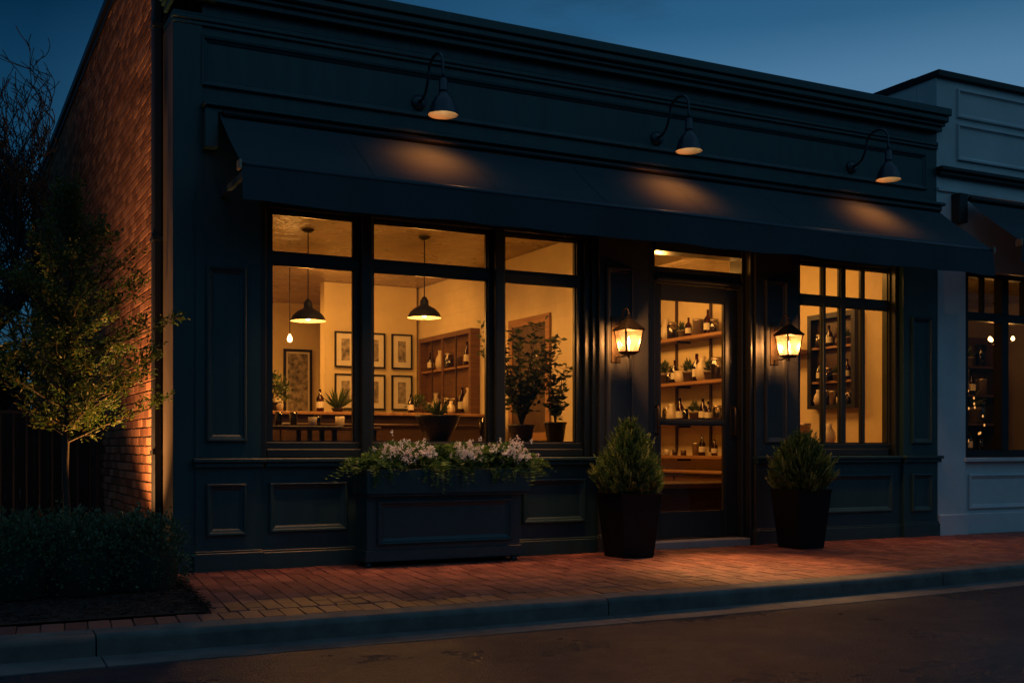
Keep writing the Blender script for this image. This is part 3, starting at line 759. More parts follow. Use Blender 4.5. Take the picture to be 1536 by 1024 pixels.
for i, (x, lb, kd, fl) in enumerate(FL):
    t = thing('flowering_plant' if fl else 'fern', lb, 'plant', (x, -.2, .75), group='plants in the window box')
    y = -.22
    if kd == 'fern': f = bush((x, y, .85 if 3.6 < x < 4.3 else .79), .33, 90, 'fern', 40+i)
    else:
        f = bush((x, y, .82), .21, 1000, 'leafy', 40+i); f2 = bush((x, y, .79), .30, 36, 'fern', 90+i)
        f.add(f2.v, f2.f, .5); f.a[-len(f2.a):] = f2.a
    tr = trail(x+R.uniform(-.05, .05), -.33, .79, 3 if kd == 'fern' else 2, 60+i, R.uniform(.10, .22))
    n0 = len(f.a); f.add(tr.v, tr.f, .5); f.a[n0:] = tr.a
    f.build('foliage', M['leaf_box'], t)
    if fl: flowers((x+.02, -.34, .92), fl[0]*1.15, int(fl[1]*1.3), 70+i).build('flowers', M['petal'], t)
# ------------------------------------------------------------------ small tree by the corner
def tree_small():
    rr = random.Random(5); tx, ty = .865, -.10
    t = thing('small_tree', 'slim young tree with glowing green and yellow leaves beside the brick wall', 'tree', (tx, ty, 0))
    tr = MB(); lf = MB()
    main = [(tx, ty, -.02), (tx+.008, ty, .4), (tx-.006, ty+.01, .8), (tx+.006, ty, 1.2), (tx+.012, ty, 1.7), (tx+.02, ty, 2.2), (tx+.03, ty, 2.72)]
    tr.tube(main, [.030, .025, .022, .020, .014, .009, .003], 9)
    def at(z):
        for a, c in zip(main, main[1:]):
            if z <= c[2]: f = (z-a[2])/(c[2]-a[2]); return Vector(a).lerp(Vector(c), f)
        return Vector(main[-1])
    def env(z):   # crown radius
        pts = [(1.05, .30), (1.25, .58), (1.5, .73), (1.8, .72), (2.1, .58), (2.35, .34), (2.55, .18), (2.72, .05)]
        for (z0, r0), (z1, r1) in zip(pts, pts[1:]):
            if z <= z1: return r0+(r1-r0)*max(0, z-z0)/(z1-z0)
        return .03
    def leaves(p, d, n):
        for k in range(n):
            q = p+Vector((rr.gauss(0, .018), rr.gauss(0, .018), rr.gauss(0, .018)))
            w = Vector((rr.gauss(0, .8), rr.gauss(0, .8), rr.gauss(-.15, .6)))
            lf.leaf(q, d+w, rr.uniform(.028, .052), rr.uniform(.012, .02), min(1, max(0, rr.gauss(.42, .25))))
    nb = 50
    for i in range(nb):
        z = 1.0+(i/nb)*1.55; p0 = at(z); a = i*2.4+rr.uniform(-.4, .4)
        zt = z+rr.uniform(.12, .34); r = env(zt)*rr.uniform(.75, 1.12)
        if math.cos(a) > .5: r *= 1.1
        tip = Vector((tx+.02+math.cos(a)*r, ty+math.sin(a)*r*.9, zt+.05))
        pts = []
        for k in range(7):
            f = k/6; q = p0.lerp(tip, f); q.z = p0.z+(tip.z-p0.z)*(f**1.25)+.02*math.sin(f*5+i); q += Vector((rr.gauss(0, .008), rr.gauss(0, .008), 0)); pts.append(q)
        tr.tube(pts, [.0085*(1-.85*k/6)*(1.25-.5*i/nb) for k in range(7)], 5, cap=False)
        for k in range(1, 7):
            for s in range(3 if k < 6 else 4):
                d = Vector((rr.uniform(-1, 1), rr.uniform(-1, 1), rr.uniform(-.1, .9))).normalized()+(pts[k]-pts[k-1]).normalized()*.8
                d.normalize(); l = rr.uniform(.07, .17)*(1.1-.05*k); q = pts[k].lerp(pts[k-1], rr.random())
                e = q+d*l; tr.tube([q, q+d*l*.5+Vector((0, 0, .004)), e], [.0028, .002, .001], 3, cap=False)
                for j in range(5): leaves(q.lerp(e, .25+.19*j), d, 3 if z < 1.9 else 2)
    tr.build('trunk', M['bark'], t); lf.build('crown', M['leaf_tree'], t)
tree_small()
# ------------------------------------------------------------------ hedge shrubs
def hedge(x, y, rx, ry, h, n, seed, label):
    rr = random.Random(seed); t = thing('hedge_shrub', label, 'shrub', (x, y, 0), group='clipped shrubs in the planting bed')
    b = MB(); w = MB()
    for i in range(26):
        a = rr.uniform(0, 2*PI); r = rr.uniform(.3, .9)
        w.tube([(x+rr.gauss(0, .02), y+rr.gauss(0, .02), 0), (x+math.cos(a)*rx*r*.5, y+math.sin(a)*ry*r*.5, h*.45), (x+math.cos(a)*rx*r, y+math.sin(a)*ry*r, h*rr.uniform(.7, .95))], [.008, .005, .002], 4, cap=False)
    for i in range(n):
        a = rr.uniform(0, 2*PI); u = rr.random()**.75; el = u*PI/2
        lump = 1+.09*math.sin(4*a+seed)+.07*math.sin(9*a+el*6)+.06*math.sin(15*a-el*9)
        s = lump*(rr.uniform(.7, 1.0) if i % 2 else rr.uniform(.92, 1.08))
        ce = math.cos(el)**.55; p = Vector((x+rx*ce*math.cos(a)*s, y+ry*ce*math.sin(a)*s, .03+h*math.sin(el)**.8*s))
        d = Vector((math.cos(a)*math.cos(el), math.sin(a)*math.cos(el), math.sin(el)+.35))
        tone = min(1, max(0, rr.gauss(.4, .25)))
        for k in range(2): b.leaf(p, d+Vector((rr.gauss(0, .55), rr.gauss(0, .55), rr.gauss(0, .45))), rr.uniform(.02, .036), rr.uniform(.010, .017), tone)
    w.build('stems', M['bark'], t); b.build('foliage', M['leaf_hedge'], t)
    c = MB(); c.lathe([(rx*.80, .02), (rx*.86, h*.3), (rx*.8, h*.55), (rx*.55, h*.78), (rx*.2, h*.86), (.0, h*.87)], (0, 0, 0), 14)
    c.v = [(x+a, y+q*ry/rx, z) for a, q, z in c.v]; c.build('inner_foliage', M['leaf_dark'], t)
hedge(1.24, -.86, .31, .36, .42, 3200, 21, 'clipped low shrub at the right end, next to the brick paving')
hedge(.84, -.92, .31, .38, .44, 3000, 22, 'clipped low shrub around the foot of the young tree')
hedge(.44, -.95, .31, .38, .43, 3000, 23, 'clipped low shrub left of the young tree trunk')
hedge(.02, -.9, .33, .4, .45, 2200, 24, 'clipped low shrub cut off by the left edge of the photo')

# ------------------------------------------------------------------ fences
fn = thing('board_fence', 'dark vertical board fence across the gap behind the young tree', 'fence', (-1.2, 4.6, 0))
b = MB(); x = -5
while x < 1.58:
    w = .135; b.box(x, min(x+w, 1.6), 4.6+R.uniform(0, .006), 4.625+R.uniform(0, .006), .0, 1.36+R.uniform(-.01, .01), R.random()); x += w+.008
b.build('boards', M['fence'], fn)
b = MB(); b.box(-5, 1.6, 4.635, 4.68, .3, .39); b.box(-5, 1.6, 4.635, 4.68, 1.1, 1.19); b.build('rail', M['fence'], fn)
fi = thing('iron_railing', 'thin black iron railing with upright bars in front of the board fence', 'railing', (-1.2, 4.0, 0))
b = MB(); b.box(-5, 1.62, 3.985, 4.015, 1.31, 1.345); b.box(-5, 1.62, 3.985, 4.015, .14, .175); b.build('rail', M['black'], fi)
b = MB(); x = -5
while x < 1.6: b.box(x, x+.018, 3.99, 4.008, .0, 1.31); x += .125
b.build('bars', M['black'], fi)
for x in (1.55, -.65, -2.85):
    b = MB(); b.box(x, x+.06, 3.96, 4.03, 0, 1.42, b=.005); b.build('post', M['black'], fi)

# ------------------------------------------------------------------ bare trees and dark trees beyond
def bare_tree(x, y, H, seed, label, spread=1.0, n0=7, xmax=1.45):
    rr = random.Random(seed); t = thing('bare_tree', label, 'tree', (x, y, 0), group='bare trees behind the fence')
    tr = MB(); tw = MB()
    def grow(p, d, L, r, lev):
        n = 5; pts = [p]; q = p
        for k in range(n):
            d = (d+Vector((rr.gauss(0, .13), rr.gauss(0, .13), rr.gauss(.05, .09)))).normalized()
            if q.x > xmax-.25: d.x -= .35; d.normalize()
            q = q+d*L/n; pts.append(q)
        (tr if lev < 2 else tw).tube(pts, [max(.0055, r*(1-.45*k/n)) for k in range(n+1)], 6 if lev < 2 else 3, cap=False)
        if lev >= 5: return
        m = (n0, 5, 4, 3, 3)[lev] if lev < 5 else 2
        for i in range(m):
            f = rr.uniform(.35, 1) if lev else rr.uniform(.3, 1)
            k = min(n-1, int(f*n)); s = pts[k].lerp(pts[k+1], f*n-k if f < 1 else 0)
            a = rr.uniform(0, 2*PI); v = d.orthogonal().normalized(); w = d.cross(v)
            nd = (d*rr.uniform(.5, .95)+(v*math.cos(a)+w*math.sin(a))*rr.uniform(.45, .85)*spread+Vector((0, 0, .22))).normalized()
            grow(s, nd, L*rr.uniform(.5, .74), r*(1-.45*f)*rr.uniform(.45, .62), lev+1)
    grow(Vector((x, y, 0)), Vector((0, 0, 1)), H*.42, H*.018, 0)
    tr.build('trunk', M['barktwig'], t); tw.build('crown', M['barktwig'], t)
bare_tree(.42, 6.2, 6.9, 4, 'leafless tree with fine dark twigs against the sky, nearest the brick wall', .95, 8)
bare_tree(.0, 9.5, 7.6, 9, 'leafless tree further back at the left edge of the photo', .95, 8)
def dark_tree(x, y, H, r, seed, label):
    rr = random.Random(seed); t = thing('evergreen_tree', label, 'tree', (x, y, 0), group='dark trees beyond the fence')
    k = MB(); k.tube([(x, y, 0), (x, y, H*.6)], [.12, .04], 6); k.build('trunk', M['barktwig'], t)
    b = MB()
    for i in range(2600):
        z = H*rr.random(); a = rr.uniform(0, 2*PI); q = r*(1-z/H*.75)*(1+.2*math.sin(5*a+z*3))*rr.uniform(.3, 1)
        p = (x+q*math.cos(a), y+q*math.sin(a), .1+z); b.leaf(p, (math.cos(a), math.sin(a), rr.uniform(-.3, 1)), rr.uniform(.15, .35), rr.uniform(.07, .14))
    b.build('crown', M['leaf_dark'], t)
for i, (x, y, H, r) in enumerate(((-.9, 13, 2.6, 1.4), (.2, 15.5, 2.9, 1.3), (1.0, 18, 3.0, 1.3), (-2.4, 12, 3.0, 1.6), (2.2, 22, 3.2, 1.8))):
    dark_tree(x, y, H, r, 30+i, ['dense dark tree beyond the fence, close to the left edge', 'dark evergreen seen over the fence left of the brick wall', 'far dark evergreen low beside the end of the brick wall', 'dark evergreen past the left edge of the picture', 'farthest dark evergreen behind the brick building'][i])

# ------------------------------------------------------------------ white neighbour
nb = thing('white_building', 'white painted shop building with dark windows at the right edge', 'building', (12, 3, 0))
def npart(mb, name, mat, parent=None):
    if parent is None: return mb.build(name, M[mat], nb)
    o = mb.build(name, M[mat]); o.parent = parent; o.location = (0, 0, 0); return o
NX = X1+.004
b = MB(); b.box(NX, 16, .06, .34, 2.93, 5.0); b.box(NX, NX+.3, .345, 9, 0, 5.0)
b.box(NX, 10.20, .045, .34, .0, 2.928); b.box(10.201, 16, .10, .34, .0, .80); b.box(13.2, 13.5, .07, .34, .80, 2.928)
npart(b, 'wall', 'white')
b = MB(); b.box(NX+.005, 10.22, .02, .33, -.01, .225, b=.008); b.box(10.221, 16, .06, .33, -.01, .225, b=.008); npart(b, 'plinth', 'white')
b = MB(); b.box(NX-.02, 16, .01, .37, 5.0, 5.075, b=.008); b.box(NX-.02, NX+.32, .37, 9.05, 5.001, 5.076); npart(b, 'coping', 'black')
for z0, z1 in ((4.60, 4.915), (4.13, 4.53)):
    b = MB(); b.mould(10.076, 15.8, z0, z1, [(0, 0), (0, -.028), (.02, -.03), (.03, -.012), (.045, -.004), (.046, -.004)], .06); npart(b, 'frieze_panel', 'white')
b = MB(); b.box(NX-.01, 16, -.03, .07, 3.975, 4.02, b=.008); b.box(NX-.003, 16, .0, .07, 3.925, 3.973, b=.01); npart(b, 'cornice', 'black')
b = MB(); b.box(NX+.005, 16, .035, .07, 3.76, 3.80, b=.004); npart(b, 'string_moulding', 'white')
b = MB(); b.mould(10.30, 13.0, .27, .66, PR, .10); npart(b, 'riser_panel', 'white')
b = MB(); b.box(10.19, 13.2, .03, .3, .80, .845, b=.006); npart(b, 'sill', 'white')
b = MB()
b.box(10.201, 10.364, .15, .25, .846, 2.93); b.box(12.4, 13.2, .15, .25, .846, 2.93)
b.box(10.3645, 12.399, .15, .25, .846, .93); b.box(10.3645, 12.399, .15, .25, 2.88, 2.93); b.box(10.3645, 12.399, .16, .24, 2.39, 2.485)
for x0, x1 in ((10.90, 11.01), (11.65, 11.75)): b.box(x0, x1, .14, .25, .931, 2.389); b.box(x0, x1, .14, .25, 2.486, 2.879)
b.box(10.62, 10.65, .17, .23, 2.486, 2.879); b.box(11.3, 11.33, .17, .23, 2.486, 2.879)
w = npart(b, 'window', 'black')
for x0, x1 in ((10.364, 10.90), (11.01, 11.65), (11.75, 12.4)):
    for nm, z0, z1 in (('pane', .93, 2.39), ('transom_pane', 2.485, 2.88)):
        g = MB(); g.face([(x0, .2, z0), (x1, .2, z0), (x1, .2, z1), (x0, .2, z1)]); npart(g, nm, 'glass', w)
b = MB(); b.box(NX+.31, 15, 4.5, 4.6, 0, 3.2); b.box(15, 15.1, .35, 4.6, 0, 3.2); npart(b, 'interior_wall', 'plaster')
b = MB(); b.box(NX+.31, 15.1, .35, 4.6, 3.2, 3.28); npart(b, 'ceiling', 'ceiling')
b = MB(); b.box(NX+.31, 15.1, .35, 4.6, -.02, .04); npart(b, 'interior_floor', 'floorwood')
b = MB(); b.box(NX+.3, 16, .341, 9, 4.2, 4.3); npart(b, 'roof', 'black')
b = MB(); b.box(9.99, 10.12, -.06, .06, 3.42, 3.74, b=.006); npart(b, 'awning_bracket', 'black')
awning('black awning over the window of the white building', 10.14, 15.5, 3.69, 3.12, 2.90, -.72)

# ------------------------------------------------------------------ interior objects
def pendant(x, y, z, label, w=.185, ceil=3.21):
    t = thing('pendant_lamp', label, 'pendant lamp', (x, y, z), group='metal shade pendant lamps in the dining room')
    b = MB(); b.lathe([(w, 0), (w*.97, .012), (w*.86, .055), (w*.62, .098), (w*.34, .125), (w*.25, .135), (w*.24, .185), (w*.2, .195), (w*.10, .225), (0, .228)], (x, y, z), 28); b.build('shade', M['black'], t)
    b = MB(); b.lathe([(w*.985, .001), (w*.84, .05), (w*.6, .092), (w*.3, .118), (0, .12)], (x, y, z), 28); b.build('shade_lining', M['inner'], t)
    b = MB(); b.tube([(x, y, z+.22), (x, y, ceil-.02)], .006, 6); b.build('rod', M['black'], t)
    b = MB(); b.lathe([(0, 0), (.03, .0), (.062, .02), (.065, .03), (0, .032)], (x, y, ceil-.032), 18); b.build('ceiling_rose', M['black'], t)
    b = MB(); b.lathe([(0, .0), (.02, .008), (.034, .035), (.03, .065), (.012, .09), (0, .092)], (x, y, z+.005), 14); b.build('bulb', M['bulb_soft'], t)
    point((x, y, z-.03), 46, .05, WARM)
pendant(3.47, 2.57, 2.265, 'dark metal pendant lamp hanging behind the left window')
pendant(4.70, 2.40, 2.345, 'dark metal pendant lamp hanging behind the middle window')
t = thing('bulb_pendant', 'bare filament bulb hanging on a cord behind the left window', 'pendant lamp', (3.89, 4.7, 2.28))
b = MB(); b.tube([(3.89, 4.7, 2.36), (3.89, 4.7, 3.2)], .005, 5); b.build('cord', M['black'], t)
b = MB(); b.lathe([(0, 0), (.022, .008), (.034, .035), (.028, .065), (.012, .09), (.012, .1)], (3.89, 4.7, 2.24), 12); b.build('bulb', M['bulb_filament'], t)
point((3.89, 4.7, 2.2), 12, .05, WARM)

def framed(name, label, cat, c, w, h, axis, fw=.022, mat_in=.07, art='art', group=None, fr='black'):
    """axis 'y': hangs on a wall facing the street; 'x': hangs on a side wall facing left"""
    t = thing(name, label, cat, c, group=group)
    def tr(v):
        if axis == 'y': return [(c[0]+a, c[1]+q, c[2]+z) for a, q, z in v]
        return [(c[0]+q, c[1]-a, c[2]+z) for a, q, z in v]
    b = MB(); b.box(-w/2, w/2, -.03, -.001, h/2-fw, h/2); b.box(-w/2, w/2, -.03, -.001, -h/2, -h/2+fw)
    b.box(-w/2, -w/2+fw, -.029, -.001, -h/2+fw, h/2-fw); b.box(w/2-fw, w/2, -.029, -.001, -h/2+fw, h/2-fw); b.v = tr(b.v); b.build('frame', M[fr], t)
    if mat_in:
        b = MB(); b.box(-w/2+fw, w/2-fw, -.012, -.002, -h/2+fw, h/2-fw); b.v = tr(b.v); b.build('mat', M['paper'], t)
    b = MB(); k = fw+mat_in; b.box(-w/2+k, w/2-k, -.016, -.003 if not mat_in else -.0125, -h/2+k, h/2-k); b.v = tr(b.v); b.build('artwork', M[art], t)
    return t
cols_ = [(5.04, 'left'), (5.46, 'middle'), (5.865, 'right')]
for cx, nm in cols_:
    for cz, rn in ((2.30, 'upper'), (1.725, 'lower')):
        framed('picture_frame', f'black framed print with wide pale mat, {nm} one of the {rn} row', 'picture', (cx, 6.0, cz), .31, .49, 'y', mat_in=.075, group='framed prints on the back wall')
framed('picture_frame', 'large tall dark framed picture on the far wall behind the left window', 'picture', (5.11, 8.5, 1.85), .46, 1.3, 'y', fw=.04, mat_in=.03, art='art')
framed('framed_board', 'large dark board in a wide pale wooden frame behind the right pane', 'board', (6.145, 2.7, 1.75), 1.0, 1.42, 'x', fw=.09, mat_in=0, art='darkstuff', fr='shelfwood')

def cabinet(name, label, x, y0, y1, z0, z1, shelves, mat, posts, back='darkwood'):
    t = thing(name, label, 'cabinet', (x, (y0+y1)/2, z0)); d = .13
    b = MB(); f = .06
    b.box(x-d, x, y0, y0+f, z0, z1); b.box(x-d, x, y1-f, y1, z0, z1); b.box(x-d, x, y0+f, y1-f, z0, z0+f*.7); b.box(x-d, x, y0+f, y1-f, z1-f, z1)
    for p in posts: b.box(x-d+.005, x-d+.03, p-.02, p+.02, z0+f*.7, z1-f)
    b.build('frame', M[mat], t)
    b = MB(); b.box(x-.02, x-.004, y0+f, y1-f, z0+f*.7, z1-f); b.build('back', M[back], t)
    for z in shelves:
        b = MB(); b.box(x-d+.02, x-.02, y0+f, y1-f, z, z+.025); b.build('shelf', M['shelfwood'], t)
    return t
CB = cabinet('display_cabinet', 'wide dark framed glazed cabinet on the side wall behind the middle window', 6.148, 4.05, 5.75, 1.36, 2.46, [1.98], 'wood', [4.95], back='wood')
g = MB(); g.face([(6.022, 4.11, 1.41), (6.022, 5.69, 1.41), (6.022, 5.69, 2.4), (6.022, 4.11, 2.4)]); g.build('pane', M['cabinet_glass'], CB)
for y_ in (4.52, 5.3):
    g = MB(); g.box(6.024, 6.04, y_-.012, y_+.012, 1.41, 2.4); g.build('glazing_bar', M['darkwood'], CB)
cabinet('wall_cabinet', 'tall dark open cabinet behind the small paned right window', 9.548, .93, 1.72, 1.42, 2.545, [2.13, 1.72], 'black', [])

# long counter, tables
t = thing('counter', 'long brown wooden counter across the dining room', 'counter', (4.1, 3.2, .05))
b = MB(); b.box(2.3, 5.9, 3.0, 3.5, .05, 1.31); b.build('body', M['darkwood'], t)
for x0 in (2.4, 3.3, 4.2, 5.1): b = MB(); b.mould(x0, x0+.8, .2, 1.22, PR, 3.0); b.build('panel', M['darkwood'], t)
b = MB(); b.box(2.25, 5.95, 2.95, 3.55, 1.3105, 1.345, b=.005); b.build('countertop', M['shelfwood'], t)
t = thing('bar_table', 'small dark bar table with glasses just inside the left window', 'table', (2.95, 1.55, .05))
b = MB(); b.box(2.45, 3.40, 1.25, 1.75, 1.125, 1.155, b=.005); b.build('tabletop', M['darkwood'], t)
for x in (2.5, 3.32):
    for y in (1.3, 1.68): b = MB(); b.box(x, x+.04, y, y+.04, .05, 1.124); b.build('leg', M['black'], t)
t = thing('bar_table', 'dark bar table standing between the left window and the counter', 'table', (3.7, 2.3, .05))
b = MB(); b.box(3.3, 4.1, 2.1, 2.6, 1.135, 1.165, b=.005); b.build('tabletop', M['darkwood'], t)
for x in (3.34, 4.02):
    for y in (2.14, 2.52): b = MB(); b.box(x, x+.04, y, y+.04, .05, 1.134); b.build('leg', M['black'], t)
t = thing('console_table', 'wooden console table behind the flowers in the middle and right windows', 'table', (4.7, .95, .05))
b = MB(); b.box(3.85, 5.75, .7, 1.25, .97, 1.0, b=.004); b.build('tabletop', M['wood'], t)
for x in (3.9, 5.66):
    for y in (.73, 1.17): b = MB(); b.box(x, x+.045, y, y+.045, .05, .969); b.build('leg', M['wood'], t)

def leafplant(name, label, c, potprof, potmat, kind, r, H, n, seed, cat='potted plant', group=None):
    rr = random.Random(seed); t = thing(name, label, cat, c, group=group)
    b = MB(); b.lathe(potprof, c, 20); b.build('pot', M[potmat], t); top = Vector(c)+Vector((0, 0, max(z for _, z in potprof)-.02))
    f = MB(); s = MB()
    if kind == 'spiky':
        for i in range(n):
            a = rr.uniform(0, 2*PI); el = rr.uniform(.5, 1.45); d = Vector((math.cos(a)*math.cos(el), math.sin(a)*math.cos(el), math.sin(el)))
            f.leaf(top, d, H*rr.uniform(.7, 1.1), H*.11, rr.random(), fold=.15)
    elif kind == 'bushy':
        for i in range(n):
            a = rr.uniform(0, 2*PI); el = rr.uniform(-.2, 1.5); d = Vector((math.cos(a)*math.cos(el)*r, math.sin(a)*math.cos(el)*r, (.25+.75*math.sin(el))*H))
            p = top+d*rr.uniform(.4, 1); f.leaf(p, d.normalized()+Vector((rr.gauss(0, .5), rr.gauss(0, .5), rr.gauss(0, .5))), .055, .028, rr.random())
        for i in range(9): a = i; s.tube([top, top+Vector((math.cos(a)*r*.7, math.sin(a)*r*.7, H*.8))], .003, 4, cap=False)
    else:  # branching tree-like plant
        for i in range(n):
            a = i*2.4; lean = Vector((math.cos(a), math.sin(a)*.7, 0)); h = H*rr.uniform(.55, 1.0); pts = []
            for k in range(8):
                g = k/7; pts.append(top+lean*r*(g**1.3)*rr.uniform(.85, 1.1)+Vector((0, 0, h*g)))
            s.tube(pts, [.010*(1-.8*k/7) for k in range(8)], 5, cap=False)
            for k in range(2, 8):
                for j in range(10):
                    a2 = rr.uniform(0, 2*PI); d = Vector((math.cos(a2), math.sin(a2), rr.uniform(-.2, .8))); q = pts[k]+Vector((rr.gauss(0, .03), rr.gauss(0, .03), rr.gauss(0, .035)))
                    s.tube([pts[k], q], .0015, 3, cap=False); f.leaf(q, d, rr.uniform(.06, .10), rr.uniform(.03, .045), rr.random())
    if s.v: s.build('stems', M['bark'], t)
    f.build('leaves', M['leaf_in'], t); return t
POT = lambda r, h: [(0, 0), (r*.7, 0), (r*.75, .005), (r*.98, h*.88), (r*1.05, h*.9), (r*1.05, h), (r*.95, h), (r*.9, h-.03), (0, h-.03)]
leafplant('potted_tree', 'tall leafy indoor tree rising behind the right pane of the big window', (5.15, 1.02, 1.0), POT(.13, .18), 'potdark', 'tree', .38, .95, 15, 1)
leafplant('potted_plant', 'dark pot with a thin leafy plant beside the tall indoor tree', (5.52, 1.0, 1.0), POT(.11, .21), 'potdark', 'tree', .10, .55, 3, 2)
leafplant('potted_plant', 'wide dark bowl of spiky leaves on the console in the middle window', (4.25, 1.0, 1.0), [(0, 0), (.09, 0), (.16, .12), (.21, .24), (.215, .26), (.2, .26), (0, .23)], 'potdark', 'spiky', .1, .2, 46, 3)
leafplant('potted_plant', 'spiky potted plant at the right of the left window, on the counter', (4.0, 3.2, 1.345), POT(.07, .05), 'potdark', 'spiky', .1, .26, 60, 4)
leafplant('potted_plant', 'big bushy potted plant at the far left of the left window', (3.28, 3.15, 1.345), POT(.08, .1), 'potdark', 'bushy', .19, .34, 260, 5)
leafplant('potted_plant', 'small bushy plant on the counter behind the middle window', (4.95, 3.2, 1.345), POT(.06, .06), 'potclay', 'bushy', .12, .15, 90, 6)

# small wares: jars, bottles, pots...
def lathe_proto(name, cat, mat, prof, extra=None, n=12):
    me = MB(); me.lathe(prof, (0, 0, 0), n); o = me.build(name, M[mat]); parts = []
    if extra:
        for nm, mt, pf in extra:
            e = MB(); e.lathe(pf, (0, 0, 0), n); q = e.build(nm, M[mt]); q.parent = o; parts.append(q)
    o['category'] = cat; return o
KIND = {
 'jar': lathe_proto('jar', 'jar', 'jar', [(0, 0), (.045, 0), (.05, .01), (.05, .11), (.04, .125), (.04, .13)], [('contents', 'darkstuff', [(0, .006), (.044, .006), (.044, .08), (0, .082)]), ('lid', 'tin', [(.043, .126), (.043, .145), (0, .147)])]),
 'bottle': lathe_proto('bottle', 'bottle', 'amber', [(0, 0), (.034, 0), (.036, .01), (.036, .12), (.012, .155), (.012, .2), (0, .2)], [('label_band', 'paper', [(.0365, .035), (.0365, .09)])]),
 'tin': lathe_proto('tin', 'tin', 'tin', [(0, 0), (.045, 0), (.045, .12), (.047, .122), (.047, .14), (0, .142)]),
 'vase': lathe_proto('vase', 'vase', 'ceramic', [(0, 0), (.035, 0), (.055, .05), (.045, .11), (.02, .15), (.028, .18), (.022, .178)]),
 'cup': lathe_proto('cup', 'cup', 'ceramic', [(0, 0), (.032, 0), (.042, .02), (.045, .09), (.041, .09), (.036, .02), (0, .012)]),
 'glass': lathe_proto('drinking_glass', 'glass', 'jar', [(0, 0), (.03, 0), (.036, .13), (.033, .13), (.028, .01), (0, .01)]),
 'candle': lathe_proto('candle_jar', 'candle', 'darkstuff', [(0, 0), (.04, 0), (.042, .08), (.036, .08), (.034, .06), (0, .06)]),
}
# little potted plant prototype
def mini_plant(seed):
    rr = random.Random(seed); o = MB().lathe([(0, 0), (.035, 0), (.048, .07), (.052, .07), (.052, .085), (.04, .085), (0, .075)], (0, 0, 0), 12).build('potted_plant', M['potclay'])
    f = MB()
    for i in range(70):
        a = rr.uniform(0, 2*PI); el = rr.uniform(0, 1.5); d = Vector((math.cos(a)*math.cos(el), math.sin(a)*math.cos(el), math.sin(el)+.2))
        f.leaf(Vector((0, 0, .09))+d*.05*rr.random(), d, rr.uniform(.03, .07), .018, rr.random())
    q = f.build('leaves', M['leaf_in']); q.parent = o; o['category'] = 'potted plant'; return o
KIND['plant'] = mini_plant(2)
KN = {'jar': 'glass jar with a metal lid', 'bottle': 'amber bottle with a pale label', 'tin': 'round metal tin', 'vase': 'cream ceramic vase', 'cup': 'cream cup', 'glass': 'clear drinking glass', 'candle': 'dark squat candle jar', 'plant': 'little potted plant'}
KS = {'jar': 'lidded jar', 'bottle': 'amber bottle', 'tin': 'metal tin', 'vase': 'cream vase', 'cup': 'cream cup', 'glass': 'drinking glass', 'candle': 'dark candle jar', 'plant': 'little potted plant'}
ORD = ['first', 'second', 'third', 'fourth', 'fifth', 'sixth', 'seventh', 'eighth', 'ninth', 'tenth', 'eleventh', 'twelfth', 'thirteenth', 'fourteenth']
def ware(kind, loc, s, label, group):
    o = KIND[kind]; r = o.copy(); col.objects.link(r); r.location = loc; r.scale = (s, s, s*R.uniform(.9, 1.15)); r.rotation_euler = (0, 0, R.uniform(0, 6)); r['label'] = label; r['group'] = group
    for ch in o.children: c = ch.copy(); col.objects.link(c); c.parent = r
def row(kinds, p0, p1, z, where, group, s=(.8, 1.2), jit=.03):
    cnt = {}
    for i, k in enumerate(kinds):
        f = (i+.5)/len(kinds); sc_ = R.uniform(*s)
        p = Vector(p0).lerp(Vector(p1), f)+Vector((R.uniform(-jit, jit), R.uniform(-jit, jit), 0))
        cnt[k] = cnt.get(k, 0)+1
        one = kinds.count(k) == 1
        lb = f"{KN[k]} {where}" if one else f"{ORD[cnt[k]-1]} {KS[k]} from left {where}"
        ware(k, (p.x, p.y, z), sc_, lb, group)
# wall shelves of the shop room, seen through the door
SHX = 9.545
for z, nm, y0, y1 in ((2.50, 'top', 2.6, 5.9), (1.87, 'middle', 2.6, 5.9), (1.315, 'lower', 2.6, 5.9), (.85, 'lowest', 2.6, 5.9), (2.14, 'small', 1.73, 2.55)):
    lab = 'wooden wall shelf behind the left of the small paned window' if nm == 'small' else f'{nm} of the four wooden wall shelves seen through the door glass'
    t = thing('wall_shelf', lab, 'shelf', (SHX-.12, (y0+y1)/2, z), group='wooden wall shelves in the shop room')
    b = MB(); b.box(SHX-.26, SHX, y0, y1, z-.045, z, b=.004); b.build('board', M['shelfwood'], t)
    for y in (y0+.45, (y0+y1)/2, y1-.45):
        b = MB(); b.box(SHX-.22, SHX-.001, y, y+.02, z-.075, z-.046); b.build('bracket', M['black'], t)
for y in (4.55, 3.75): 
    tag(MB().box(SHX-.03, SHX-.002, y, y+.035, 0.9, 3.1).build('shelf_upright', M['darkwood']), f'thin dark upright carrying the wall shelves, {"left" if y > 4 else "right"} one behind the door', 'upright')
P0 = lambda y, z: (SHX-.15, y, z)
row(['candle', 'vase', 'plant', 'vase', 'jar', 'plant', 'bottle', 'tin', 'bottle', 'jar'], P0(5.3, 0), P0(3.4, 0), 2.50, 'on the top shelf behind the door', 'wares on the top shelf', (1.1, 1.8))
row(['jar', 'bottle', 'plant', 'plant', 'jar', 'bottle', 'cup', 'plant', 'bottle', 'vase', 'plant', 'jar'], P0(5.3, 0), P0(3.4, 0), 1.87, 'on the middle shelf behind the door', 'wares on the middle shelf', (1.2, 2.0))
row(['glass', 'jar', 'tin', 'candle', 'jar', 'vase', 'bottle', 'glass', 'plant', 'bottle', 'bottle', 'jar'], P0(5.3, 0), P0(3.4, 0), 1.315, 'on the lower shelf behind the door', 'wares on the lower shelf', (1.1, 1.8))
